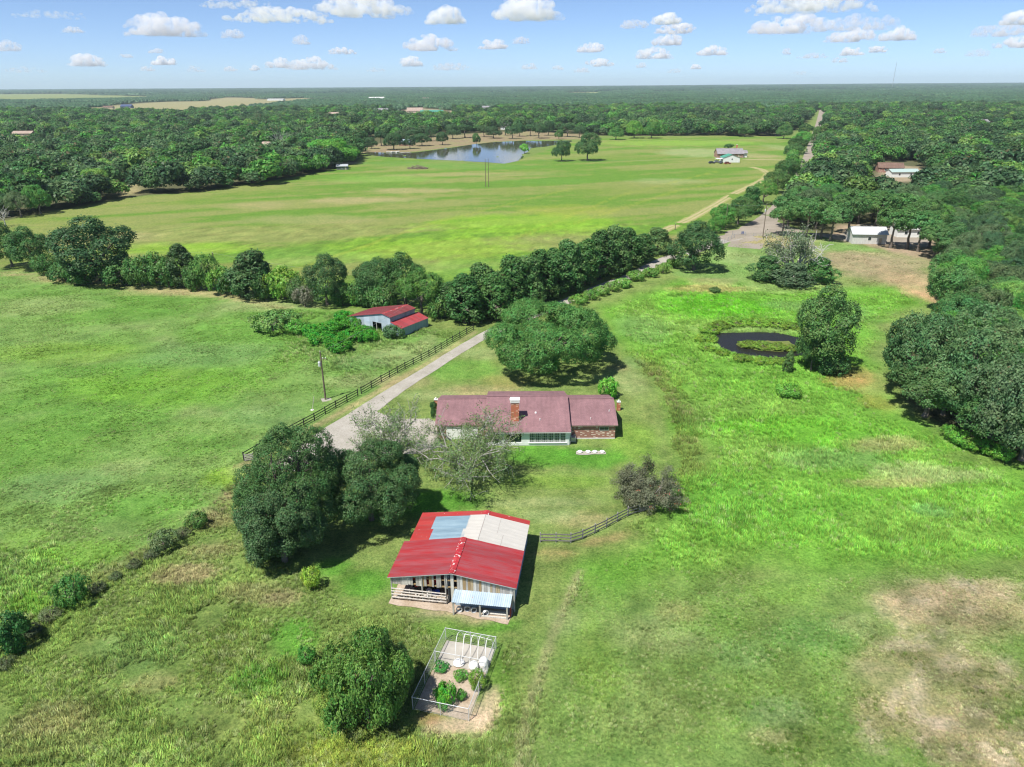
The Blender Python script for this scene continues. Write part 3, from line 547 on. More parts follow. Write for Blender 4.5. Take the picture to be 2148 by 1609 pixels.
POND = [(1497, 712), (1505, 703), (1530, 698), (1580, 697), (1640, 702), (1690, 710), (1720, 722), (1715, 745), (1640, 752), (1585, 750), (1540, 742), (1510, 730)]
sheet('pond', gpoly(POND), 0.14, water_mat('pond_water', (0.02, 0.02, 0.018), 0.25), 'small dark pond with a weedy islet', 1.3, 1.2)
sheet('pond_islet', gpoly([(1548, 724), (1562, 717), (1610, 716), (1650, 719), (1668, 729), (1640, 738), (1595, 738), (1564, 734)]), 0.2, simple('islet_weed', (0.14, 0.15, 0.04), 0.9, 0.5, 1.5, col2=(0.09, 0.14, 0.03)), 'yellow-green weed bed in the pond', 1.4, 0.8)

# ------------------------------------------------------------------ vegetation makers
def leaf_quads(Cn, Nn, ln, wd, rs, curl=0.12):
    n = len(Cn); r = rs.normal(size=(n, 3)); t = np.cross(Nn, r); t /= np.linalg.norm(t, axis=1)[:, None] + 1e-9
    b = np.cross(Nn, t); ln = np.asarray(ln)[:, None]; wd = np.asarray(wd)[:, None]
    V = np.stack([Cn - t * ln / 2, Cn + b * wd / 2 + Nn * ln * curl, Cn + t * ln / 2, Cn - b * wd / 2 + Nn * ln * curl], 1).reshape(-1, 3)
    return V, np.arange(4 * n).reshape(n, 4)
def unit(n, rs, zmin=-1.0):
    z = rs.uniform(zmin, 1, n); t = rs.uniform(0, 2 * math.pi, n); r = np.sqrt(1 - z * z)
    return np.stack([r * np.cos(t), r * np.sin(t), z], 1)
def lobe_crown(name, seed, rad, z0, z1, n_lobes=16, n_clump=260, per=22, leaf=0.45, rc=0.55, lob=0.42, shape='dome', mat=None, gaps=0.12):
    rs = np.random.RandomState(seed); h = (z1 - z0) / 2; zc = (z0 + z1) / 2
    cs = []; rr = []
    for i in range(n_lobes):
        if shape == 'cone':
            q = (i + 0.5) / n_lobes; zz = z0 + (z1 - z0) * (0.1 + 0.86 * q); wr = rad * (0.32 + 0.68 * min(1, (1 - q) * 1.5)) * 0.6
            a = i * 2.4 + rs.uniform(-.5, .5); k = rs.uniform(0.3, 1.0); cs.append((math.cos(a) * wr * k, math.sin(a) * wr * k, zz)); rr.append(rad * lob * rs.uniform(0.7, 1.2) * (0.55 + 0.5 * (1 - q)))
        else:
            d = unit(1, rs, -0.55 if shape == 'dome' else -0.9)[0]
            if shape == 'pear': d[:2] *= 1.05 - .5 * max(0, d[2]) ** 1.2; d[0] += .22 * max(0, d[2])
            k = rs.uniform(0.5, 0.72 if lob > .3 else .86)
            cs.append((d[0] * rad * k, d[1] * rad * k, zc + d[2] * h * k)); rr.append(lob * rs.uniform(0.75, 1.25) * rad)
    cs.append((0, 0, zc)); rr.append(rad * 0.5); cs.append((0, 0, zc + h * .3)); rr.append(rad * (.5 if shape != 'cone' else .25))
    cs = np.array(cs); rr = np.array(rr); rz = rr * min(1.15, max(0.55, h / rad * 1.05))
    pos = []; nor = []
    tries = 0
    while len(pos) < n_clump and tries < 60:
        tries += 1
        li = rs.randint(0, len(cs), n_clump); d = unit(n_clump, rs, -0.6)
        p = cs[li] + d * np.c_[rr[li], rr[li], rz[li]] * rs.uniform(0.86, 1.06, n_clump)[:, None]
        q = (p[:, None, :] - cs[None]) / np.stack([rr, rr, rz], 1)[None]; dd = np.sqrt((q ** 2).sum(2)); dd[np.arange(n_clump), li] = 9
        ok = (dd.min(1) > 0.84) & (p[:, 2] > z0 * 0.9)
        pos += list(p[ok]); nor += list(d[ok])
    pos = np.array(pos[:n_clump]); nor = np.array(nor[:n_clump]); m = len(pos)
    keep = rs.uniform(size=m) > gaps; pos = pos[keep]; nor = nor[keep]; m = len(pos)
    idx = np.repeat(np.arange(m), per); N = len(idx)
    off = rs.normal(size=(N, 3)) * rc * 0.55; off -= nor[idx] * (np.sum(off * nor[idx], 1) * 0.45)[:, None]
    P = pos[idx] + off
    Nn = nor[idx] * 0.75 + rs.normal(size=(N, 3)) * 0.42 + off / rc * 0.45 + np.array((0, 0, 0.25)); Nn /= np.linalg.norm(Nn, axis=1)[:, None]
    V, Fq = leaf_quads(P, Nn, leaf * rs.uniform(0.7, 1.3, N), leaf * rs.uniform(0.4, 0.75, N), rs)
    cl = rs.uniform(0, 1, m); hu = rs.uniform(0, 1, m)
    lf = np.stack([np.clip(0.18 + 0.45 * cl[idx] + 0.4 * rs.uniform(size=N), 0, 1), np.clip(hu[idx] * 0.6 + rs.uniform(size=N) * 0.4, 0, 1), rs.uniform(size=N)], 1)
    return fast_mesh(name, V, Fq, mat or FOL, lf), cs
def trunk_mesh(name, seed, height, r0, cs, mat=None, split=0.4, n_limb=7):
    rs = random.Random(seed); mb = MB(); base = Vector((0, 0, -0.15)); zt = height * split
    p = base; k = 4; pts = [p]
    for i in range(k):
        p = Vector((rs.uniform(-.12, .12) * r0 * 4, rs.uniform(-.12, .12) * r0 * 4, zt * (i + 1) / k)); pts.append(p)
    for i in range(k): mb.tube(pts[i], pts[i + 1], r0 * (1.35 if i == 0 else 1.0) * (1 - 0.10 * i), r0 * (1 - 0.10 * (i + 1)), 8, False)
    for c in list(cs)[:n_limb]:
        c = Vector(c); m_ = pts[-1].lerp(c, 0.5) + Vector((rs.uniform(-.3, .3), rs.uniform(-.3, .3), rs.uniform(0, .4)))
        mb.tube(pts[-1] - Vector((0, 0, 0.1)), m_, r0 * 0.5, r0 * 0.3, 6, False); mb.tube(m_, c, r0 * 0.3, r0 * 0.1, 5, False)
    return mb.mesh(name, mat or BARK, True)
def grow(seed, trunk_h, trunk_r, n_limb, limb_len, levels=3, up=0.35, spread=1.0, droop=0.0, kids=(5, 5, 4), wig=0.22, lean=(0, 0)):
    """recursive branching; returns tube segments and twig tips"""
    rs = random.Random(seed); segs = []; tips = []
    top = Vector((lean[0], lean[1], trunk_h)); mid = top * 0.5 + Vector((rs.uniform(-.15, .15), rs.uniform(-.15, .15), 0))
    segs.append((Vector((0, 0, -.2)), mid, trunk_r * 1.25, trunk_r)); segs.append((mid, top, trunk_r, trunk_r * 0.85))
    def br(p, d, L, r, lev):
        n = 4 if lev < levels else 3; pts = [p]; dd = d.copy()
        for i in range(n):
            dd = dd + Vector((rs.uniform(-1, 1), rs.uniform(-1, 1), rs.uniform(-1, 1))) * wig + Vector((0, 0, (up if i < 2 else 0.08) * 0.25 - droop * 0.25 * i / n)); dd.normalize()
            q = pts[-1] + dd * L / n; r1 = r * (1 - 0.75 * (i + 1) / n) if lev >= levels else r * (1 - 0.5 * (i + 1) / n)
            segs.append((pts[-1], q, r * (1 - (0.75 if lev >= levels else 0.5) * i / n), max(r1, 0.012))); pts.append(q)
            if lev >= levels - 0: tips.append((q, dd.copy()))
        tips.append((pts[-1], dd.copy()))
        if lev < levels:
            k = kids[min(lev, len(kids) - 1)]
            for j in range(k):
                t = 0.25 + 0.75 * (j + rs.uniform(0, 1)) / k; ix = min(n - 1, int(t * n)); f = t * n - ix
                q = pts[ix].lerp(pts[ix + 1], min(1, f)); ax = dd.orthogonal().normalized(); ax.rotate(Matrix.Rotation(rs.uniform(0, 6.283), 3, dd))
                nd = (d * 0.55 + ax * rs.uniform(0.6, 1.0) * spread + Vector((0, 0, up * 0.3))).normalized()
                br(q, nd, L * rs.uniform(0.42, 0.66), r * 0.45, lev + 1)
    for i in range(n_limb):
        a = 6.283 * (i + rs.uniform(-.25, .25)) / n_limb; e = up + rs.uniform(-.2, .45)
        d = Vector((math.cos(a), math.sin(a), e)).normalized()
        br(top + Vector((0, 0, -rs.uniform(0, trunk_h * 0.3))), d, limb_len * rs.uniform(0.8, 1.15), trunk_r * 0.55, 1)
    d = Vector((rs.uniform(-.3, .3), rs.uniform(-.3, .3), 1)).normalized(); br(top, d, limb_len * 0.85, trunk_r * 0.6, 1)
    return segs, tips
def seg_mesh(name, segs, mat):
    mb = MB()
    for p, q, a, b_ in segs: mb.tube(p, q, a, b_, 7 if a > 0.12 else (5 if a > 0.05 else 3), False)
    return mb.mesh(name, mat, True)
def tip_leaves(name, tips, per, leaf, rc, seed, mat=None, frac=1.0, up=0.5, zmin=0.2):
    rs = np.random.RandomState(seed); T = np.array([t[0] for t in tips]); T = T[rs.uniform(size=len(T)) < frac]
    idx = np.repeat(np.arange(len(T)), per); N = len(idx); off = rs.normal(size=(N, 3)) * rc; P = T[idx] + off; P[:, 2] = np.maximum(P[:, 2], zmin)
    cen = T.mean(0); Nn = (P - cen) / (np.linalg.norm(P - cen, axis=1)[:, None] + 1e-6) * 0.6 + rs.normal(size=(N, 3)) * 0.5 + np.array((0, 0, up)); Nn /= np.linalg.norm(Nn, axis=1)[:, None]
    V, Fq = leaf_quads(P, Nn, leaf * rs.uniform(0.7, 1.3, N), leaf * rs.uniform(0.4, 0.7, N), rs)
    cl = rs.uniform(size=len(T)); lf = np.stack([np.clip(0.15 + 0.45 * cl[idx] + 0.4 * rs.uniform(size=N), 0, 1), np.clip(0.6 * cl[idx] + 0.4 * rs.uniform(size=N), 0, 1), rs.uniform(size=N)], 1)
    return fast_mesh(name, V, Fq, mat or FOL, lf)

# prototypes of shared meshes: (crown mesh, trunk mesh, radius, height)
PROTO = {}
def proto(key, seed, rad, h, z0f, **kw):
    cme, cs = lobe_crown('crown_' + key, seed, rad, h * z0f, h, **kw); tm = trunk_mesh('trunk_' + key, seed, h, rad * 0.055 + 0.06, cs, split=max(0.3, z0f + 0.1))
    PROTO[key] = (cme, tm, rad, h)
proto('oak_a', 11, 5.0, 9.0, 0.13, n_lobes=17, n_clump=430, per=40, leaf=0.31, rc=0.6)
proto('oak_b', 12, 5.0, 9.0, 0.13, n_lobes=22, n_clump=460, per=36, leaf=0.29, rc=0.55, lob=0.36, gaps=.16)
proto('oak_c', 13, 5.0, 8.5, 0.13, n_lobes=13, n_clump=430, per=40, leaf=0.31, rc=0.62, lob=0.46)
proto('oak_d', 14, 5.0, 9.5, 0.13, n_lobes=26, n_clump=480, per=34, leaf=0.27, rc=0.5, lob=0.33, gaps=0.22)
proto('elm_a', 15, 4.2, 10.0, 0.04, n_lobes=24, n_clump=480, per=34, leaf=0.29, rc=0.55, lob=0.36, shape='ball', gaps=0.2)
proto('cedar_a', 21, 3.0, 8.0, 0.04, n_lobes=26, n_clump=420, per=20, leaf=0.36, rc=0.42, lob=0.40, shape='cone')
proto('cedar_b', 22, 3.4, 7.0, 0.03, n_lobes=24, n_clump=400, per=20, leaf=0.36, rc=0.45, lob=0.44, shape='cone')
proto('bush_a', 31, 2.0, 2.6, 0.02, n_lobes=14, n_clump=170, per=20, leaf=0.26, rc=0.32, shape='ball')
proto('thicket', 33, 4.0, 4.5, 0.02, n_lobes=34, n_clump=900, per=26, leaf=0.20, rc=0.36, lob=0.27, shape='ball', gaps=0.15)
proto('bush_b', 32, 2.0, 2.2, 0.02, n_lobes=18, n_clump=190, per=18, leaf=0.22, rc=0.3, shape='ball', lob=0.35, gaps=0.25)
proto('oak_high', 17, 4.6, 10.0, 0.42, n_lobes=20, n_clump=330, per=22, leaf=0.44, rc=0.55, lob=0.36, gaps=0.22)
OAKS = ['oak_a', 'oak_b', 'oak_c', 'oak_d', 'elm_a']
def plant(key, x, y, rad, h, col, name, label, cat, group=None, rz=None, z=-0.05, trunk=True, asp=1.0):
    cme, tm, pr, ph = PROTO[key]
    o = thing(name, label, cat, (x, y, z), rnd.uniform(0, 6.283) if rz is None else rz, group); o.scale = (rad / pr, rad / pr * asp, h / ph)
    c = obj('crown' if 'bush' not in key and key != 'thicket' else 'foliage', cme, o); c.color = (*col, 1)
    if trunk: obj('trunk' if 'bush' not in key and key != 'thicket' else 'stem', tm, o)
    return o
def jit(c, k=0.18):
    f = 1 + rnd.uniform(-k, k); return tuple(max(0.005, x * f * (1 + rnd.uniform(-.07, .07))) for x in c)
OAKC = (0.058, 0.108, 0.030); DARKC = (0.042, 0.082, 0.030); BRTC = (0.085, 0.185, 0.028); GREYC = (0.082, 0.115, 0.058); CEDC = (0.045, 0.088, 0.024); YELC = (0.14, 0.20, 0.035)
def ptree(key, px, py, top, wpx, col, name, label, cat='tree', group=None, asp=1.0):
    x, y = g(px, py); h = height_at(px, py, top); k = m_per_px(px, py - (py - top) * 0.4)
    r = wpx / 2 * k * (1 - 0.5 * h / CAM_H)
    return plant(key, x, y, r, h, col, name, label, cat, group, asp=asp)

# ------------------------------------------------------------------ single trees near the house
# great oak behind the house
x, y = g(1150, 768); h = height_at(1150, 768, 636)
cme, cs = lobe_crown('crown_great_oak', 41, 12.6, 0.7, h, n_lobes=56, n_clump=3000, per=38, leaf=0.29, rc=0.6, lob=0.26, gaps=0.08)
o = thing('oak_tree', 'great spreading dark green oak behind the red-roofed house', 'tree', (x, y, 0)); obj('crown', cme, o).color = (0.062, 0.125, 0.030, 1); obj('trunk', trunk_mesh('trunk_great_oak', 41, h, 0.5, cs, split=0.25, n_limb=16), o)
# two dark feathery elms beside the barn
for sd, px, py, top, rad, ln, lab, col in [(51, 626, 1132, 888, 7.0, 4.6, 'tall dark feathery elm left of the red barn, nearest the pasture', (0.044, 0.082, 0.024)), (53, 598, 1178, 1000, 5.0, 3.4, 'lower dark elm in front of the tall one, nearest the viewer', (0.046, 0.080, 0.030)),
                                           (57, 780, 1090, 922, 6.5, 4.0, 'dark feathery elm close against the red barn roof', (0.046, 0.084, 0.028))]:
    x, y = g(px, py); h = height_at(px, py, top)
    segs, tips = grow(sd, h * 0.25, 0.30, 7, ln, 2, up=0.8, kids=(6, 5), wig=0.28)
    f = h * .93 / max(t[0].z for t in tips); o = thing('elm_tree', lab, 'tree', (x, y, 0)); t_ = obj('trunk', seg_mesh('trunk_elm', segs, BARK), o); t_.scale = (1, 1, f)
    cme, cs = lobe_crown('crown_elm', sd, rad, 0.1, h, n_lobes=64, n_clump=3300, per=26, leaf=0.20, rc=0.42, lob=0.20, gaps=0.12, shape='pear'); obj('crown', cme, o).color = (*col, 1)
# two thin grey-limbed pecans in front of the house
for sd, px, py, top, nl, ln, th, lab, fr in [(63, 985, 1008, 852, 11, 6.6, 2.0, 'half-bare pecan with pale limbs in front of the house chimney', 0.85), (66, 822, 962, 842, 9, 4.8, 1.8, 'thin grey-limbed pecan over the gravel parking apron', 0.55)]:
    x, y = g(px, py); h = height_at(px, py, top)
    segs, tips = grow(sd + 5, th, 0.26, nl, ln, 3, up=0.42, kids=(7, 6, 4), wig=0.3, droop=0.45)
    T = np.array([t[0] for t in tips]); f = h / T[:, 2].max()
    o = thing('pecan_tree', lab, 'tree', (x, y, 0)); o.scale = (1, 1, f)
    segs = [(a_, b2, max(c_, .035), max(d_, .022)) for a_, b2, c_, d_ in segs]; obj('trunk', seg_mesh('trunk_pecan', segs, BARKG), o); c = obj('crown', tip_leaves('crown_pecan', tips, 13, 0.23, 0.28, sd, frac=fr, up=0.5), o); c.color = (0.088, 0.122, 0.044, 1)
# crape myrtle by the fence end
x, y = g(1350, 1052); h = height_at(1350, 1052, 974)
segs, tips = grow(71, 0.6, 0.12, 10, 3.7, 3, up=0.5, kids=(5, 5, 3), wig=0.3)
T = np.array([t[0] for t in tips]); o = thing('crape_myrtle', 'round purple-grey crape myrtle at the end of the grey fence', 'tree', (x, y, 0)); o.scale = (1.0, 1.0, h / T[:, 2].max())
obj('trunk', seg_mesh('trunk_myrtle', segs, BARKG), o); obj('crown', tip_leaves('crown_myrtle', tips, 36, 0.19, 0.26, 71), o).color = (0.088, 0.092, 0.055, 1)
rs_ = random.Random(3); bl = tip_leaves('blossom_myrtle', rs_.sample(tips, 36), 8, 0.15, 0.12, 72, mat=foliage_mat('blossom', fixed=(0.42, 0.07, 0.07))); obj('blossom', bl, o)
# young tree at the house corner, pond tree, dead-topped cedar clump, oak by the drive
ptree('bush_a', 1277, 832, 789, 46, (0.11, 0.23, 0.03), 'young_tree', 'small bright green tree at the back corner of the house')
ptree('elm_a', 1722, 776, 602, 138, (0.062, 0.108, 0.030), 'willow_oak', 'tall dark tree standing at the edge of the small pond')
ptree('oak_b', 1700, 778, 680, 60, (0.058, 0.108, 0.034), 'oak_sapling', 'low dark tree overhanging the pond water')
ptree('cedar_b', 1740, 785, 712, 74, (0.05, 0.10, 0.03), 'cedar_tree', 'squat cedar at the foot of the tall pond tree')
ptree('cedar_a', 1652, 782, 738, 28, (0.06, 0.10, 0.03), 'cedar_sapling', 'small lone cedar on the near bank of the pond')
ptree('elm_a', 1455, 566, 465, 118, (0.04, 0.078, 0.026), 'oak_tree', 'dark rounded oak beside the driveway near the gate')
ptree('cedar_b', 1605, 588, 540, 84, (0.05, 0.095, 0.03), 'cedar_tree', 'low cedar at the left foot of the half-dead tree')
ptree('cedar_b', 1715, 592, 545, 88, (0.055, 0.115, 0.03), 'cedar_tree', 'low bright cedar at the right foot of the half-dead tree')
ptree('cedar_b', 1660, 600, 555, 96, (0.06, 0.09, 0.045), 'cedar_tree', 'grey-green cedar in front of the half-dead tree')
x, y = g(1665, 585); h = height_at(1665, 585, 470); segs, tips = grow(83, 2.2, 0.32, 8, 5.2, 3, up=0.5, kids=(6, 5, 4), wig=0.34)
T = np.array([t[0] for t in tips]); o = thing('dying_oak', 'half-dead oak with silvery bare limbs rising from dark cedars', 'tree', (x, y, 0)); o.scale = (1.35, 1.35, h / T[:, 2].max())
segs = [(a_, b2, max(c_, .05), max(d_, .035)) for a_, b2, c_, d_ in segs]
obj('trunk', seg_mesh('trunk_dying', segs, DEADB), o); obj('crown', tip_leaves('crown_dying', [t for t in tips if t[0].x < 1.6], 13, 0.34, 0.4, 83, frac=0.8), o).color = (0.09, 0.115, 0.06, 1)

BANK = [(800, 306), (845, 300), (868, 296), (905, 296), (950, 291), (975, 289), (1015, 287), (1035, 290), (1060, 284), (1075, 291), (1090, 286), (1112, 285), (1130, 290), (1150, 284), (1190, 287), (1215, 289), (780, 312), (860, 312)]
for i, (px, py) in enumerate(sorted(BANK)): ptree(['oak_a', 'oak_high', 'oak_d'][i % 3], px, py, py - 24 - (i * 7) % 9, 26 + (i * 5) % 12, jit(DARKC), 'bank_tree', NTH[i] + ' dark tree from the left along the far lake bank', 'tree', 'tree belt on the far lake bank')
# hedgerow trees along the fence line between pasture and hay field
HEDGE = [('elm_a', 25, 560, 472, 70, OAKC, 'elm_tree', 'tall green tree at the left edge, first in the hedgerow'), ('elm_a', 72, 564, 480, 76, (0.06, 0.12, 0.035), 'elm_tree', 'green tree second from the left edge in the hedgerow'),
         ('elm_a', 214, 588, 460, 158, (0.038, 0.078, 0.028), 'oak_tree', 'large dark dome-shaped oak in the hedgerow'), ('bush_a', 180, 592, 550, 80, (0.06, 0.12, 0.03), 'hedge_bush', 'green bush at the left foot of the dome-shaped oak'), ('bush_a', 265, 597, 545, 80, (0.055, 0.11, 0.03), 'hedge_bush', 'green bush at the right foot of the dome-shaped oak'),
         ('bush_b', 325, 594, 535, 70, (0.085, 0.15, 0.035), 'hedge_bush', 'loose pale green bush between dome oak and pointed cedar'), ('cedar_a', 388, 602, 520, 74, (0.05, 0.082, 0.028), 'cedar_tree', 'pointed dark cedar beside the leaning utility pole'), ('bush_b', 436, 606, 540, 60, (0.10, 0.17, 0.04), 'hedge_bush', 'pale green bush behind the leaning utility pole'), ('bush_a', 470, 615, 560, 56, (0.10, 0.18, 0.03), 'hedge_bush', 'yellow-green bush just right of the leaning utility pole'),
         ('cedar_b', 535, 622, 538, 112, (0.05, 0.088, 0.03), 'cedar_tree', 'broad brownish-topped cedar in the hedgerow'), ('bush_a', 598, 626, 560, 74, (0.13, 0.21, 0.03), 'hedge_bush', 'yellow-green bush at the right side of the broad cedar'), ('bush_b', 560, 628, 575, 60, (0.055, 0.11, 0.03), 'hedge_bush', 'dark bush in front of the broad cedar'),
         ('elm_a', 688, 640, 538, 86, (0.055, 0.10, 0.033), 'elm_tree', 'upright dark tree standing alone left of the old barn'), ('bush_b', 640, 642, 605, 44, (0.13, 0.13, 0.09), 'hedge_bush', 'grey thorny bush at the foot of the upright dark tree'), ('bush_a', 744, 638, 604, 46, (0.10, 0.18, 0.03), 'hedge_bush', 'low yellow-green bush behind the old barn roof'),
         ('oak_b', 800, 632, 545, 96, (0.05, 0.10, 0.03), 'oak_tree', 'dark tree behind the old barn, left one of two'), ('elm_a', 850, 640, 535, 96, (0.055, 0.105, 0.028), 'oak_tree', 'dark tree behind the old barn, right one of two'), ('oak_d', 885, 662, 568, 90, (0.075, 0.145, 0.03), 'oak_tree', 'bright bushy tree at the right corner of the old barn'), ('bush_a', 920, 668, 620, 50, (0.07, 0.13, 0.03), 'hedge_bush', 'green bush between old barn and driveway cedars'), ('bush_a', 800, 648, 600, 60, (0.06, 0.12, 0.03), 'hedge_bush', 'dark bush right behind the old barn ridge')]
HEDGE += [('bush_a', 140, 588, 548, 60, (0.055, 0.11, 0.032), 'hedge_bush', 'bush in the gap left of the dome-shaped oak'), ('bush_b', 300, 600, 545, 74, (0.07, 0.13, 0.035), 'hedge_bush', 'leafy bush right under the dome-shaped oak'), ('bush_a', 355, 602, 550, 60, (0.06, 0.12, 0.03), 'hedge_bush', 'round bush touching the pointed cedar on its left'), ('bush_a', 415, 608, 552, 50, (0.065, 0.12, 0.03), 'hedge_bush', 'round bush touching the pointed cedar on its right'), ('bush_a', 500, 620, 562, 60, (0.05, 0.10, 0.03), 'hedge_bush', 'dark bush touching the broad cedar on its left'), ('bush_b', 632, 634, 588, 56, (0.08, 0.13, 0.04), 'hedge_bush', 'straggly bush between broad cedar and upright tree'), ('bush_a', 720, 640, 590, 44, (0.06, 0.12, 0.03), 'hedge_bush', 'bush at the right foot of the upright dark tree'), ('bush_a', 770, 640, 585, 60, (0.055, 0.11, 0.03), 'hedge_bush', 'bush at the left of the two trees behind the old barn'), ('bush_b', 100, 575, 540, 50, (0.06, 0.12, 0.03), 'hedge_bush', 'bush right of the two trees at the left edge')]
for t in HEDGE: t = (t[0], t[1], t[2], t[3] - 4, t[4] * 1.12, tuple(c * .82 for c in t[5]), t[6], t[7]); ptree(*t, cat='bush' if 'bush' in t[6] else 'tree', group='hedgerow between pasture and hay field')
ROW = [(955, 678, 600, 74), (985, 690, 588, 84), (1022, 672, 566, 86), (1050, 684, 588, 80), (1085, 662, 548, 84), (1112, 655, 556, 76), (1140, 645, 536, 78), (1170, 632, 540, 76), (1200, 622, 520, 76), (1232, 610, 512, 74), (1265, 598, 497, 74), (1296, 588, 486, 70), (1322, 574, 492, 66), (1350, 562, 500, 66), (1385, 545, 492, 60)]
for i, (px, py, tp, w_) in enumerate(ROW):
    px, py = px - 8, py - 13
    ptree(['cedar_a', 'cedar_a', 'cedar_b'][i % 3], px, py, tp - 4 - (i * 5) % 9, w_ * 1.3, jit([CEDC, (0.05, 0.092, 0.026), (0.06, 0.105, 0.03)][i % 3], 0.15), 'cedar_tree', ['first', 'second', 'third', 'fourth', 'fifth', 'sixth', 'seventh', 'eighth', 'ninth', 'tenth', 'eleventh', 'twelfth', 'thirteenth', 'fourteenth', 'last'][i] + ' dark cedar from the old barn in the driveway row', 'tree', 'cedar row along the driveway')
for i in range(12):
    (x0_, y0_, t0_, _), (x1_, y1_, t1_, _) = ROW[i], ROW[i + 1]
    ptree(['elm_a', 'cedar_a'][i % 2], (x0_ + x1_) / 2 - 16, (y0_ + y1_) / 2 - 24, (t0_ + t1_) / 2 + (i * 7) % 11 - 4, 74, jit(CEDC, .15), 'cedar_tree', ['first', 'second', 'third', 'fourth', 'fifth', 'sixth', 'seventh', 'eighth', 'ninth', 'tenth', 'eleventh', 'twelfth'][i] + ' dark tree of the back row behind the driveway cedars', 'tree', 'back row behind the driveway cedars')
for i, (px, py, w_) in enumerate([(1215, 636, 40), (1238, 628, 38), (1262, 618, 36), (1285, 610, 36), (1308, 602, 40), (1335, 588, 40), (1362, 580, 36), (1390, 572, 36), (1410, 560, 30)]):
    ptree(['bush_a', 'bush_b'][i % 2], px, py, py - 20, w_, jit((0.10, 0.17, 0.035)), 'roadside_bush', ['first', 'second', 'third', 'fourth', 'fifth', 'sixth', 'seventh', 'eighth', 'ninth'][i] + ' low bush from the great oak along the driveway', 'bush', 'bushes along the meadow side of the driveway')
for i, (px, py, tp, w_) in enumerate([(1515, 478, 428, 60), (1548, 470, 415, 66), (1572, 448, 395, 60), (1600, 428, 380, 60), (1628, 405, 355, 58), (1650, 385, 335, 56), (1660, 362, 318, 50), (1664, 340, 300, 46), (1672, 322, 286, 44), (1680, 306, 276, 40), (1712, 300, 268, 34), (1690, 288, 258, 34), (1500, 488, 455, 40)]):
    ptree(['elm_a', 'oak_a', 'cedar_b', 'oak_d'][i % 4], px, py, tp, w_, jit([(0.075, 0.15, 0.03), OAKC, CEDC][i % 3]), 'lane_tree', ['first', 'second', 'third', 'fourth', 'fifth', 'sixth', 'seventh', 'eighth', 'ninth', 'tenth', 'lone right-side', 'farthest', 'nearest low'][i] + ' green tree of the row lining the gravel lane', 'tree', 'trees lining the gravel lane')
for px, py, tp, w_, c_, l_ in [(1178, 338, 296, 40, DARKC, 'leaning dark oak on the hay field, smaller of the pair'), (1232, 337, 279, 56, (0.05, 0.09, 0.03), 'round oak on the hay field, larger of the pair'), (1100, 322, 303, 19, (0.13, 0.25, 0.04), 'little bright willow on the lake shore point'),
                               (1000, 304, 281, 17, OAKC, 'small round tree alone on the far lake bank'), (928, 304, 277, 26, DARKC, 'dark tree on the far lake bank near the cabin'), (1172, 292, 273, 18, OAKC, 'small round tree at the right end of the lake'), (1330, 290, 254, 38, (0.10, 0.18, 0.03), 'bright yellow-green tree at the far edge of the hay field'), (1366, 290, 256, 36, (0.07, 0.14, 0.03), 'green tree next to the bright one at the far field edge'),
                               (1292, 293, 268, 34, (0.065, 0.13, 0.03), 'rounded tree at the far field edge left of the bright one'), (885, 306, 280, 40, DARKC, 'dark oak beside the lake cabin'), (826, 314, 280, 44, DARKC, 'dark oak shading the lake cabin'), (1562, 287, 262, 36, OAKC, 'oak standing out on the field behind the far house'), (1644, 291, 262, 34, OAKC, 'oak at the far corner of the field by the lane'), (1528, 312, 302, 20, (.05, .1, .03), 'low tree behind the far house roof'),
                               (700, 343, 292, 110, (0.085, 0.18, 0.028), 'big bright green bushy tree at the left end of the lake'), (200, 408, 355, 66, (0.12, 0.19, 0.04), 'yellow-green white-trunked tree at the wood edge')]:
    ptree('oak_a' if w_ > 24 else 'oak_c', px, py, tp, w_, c_, 'field_tree', l_)

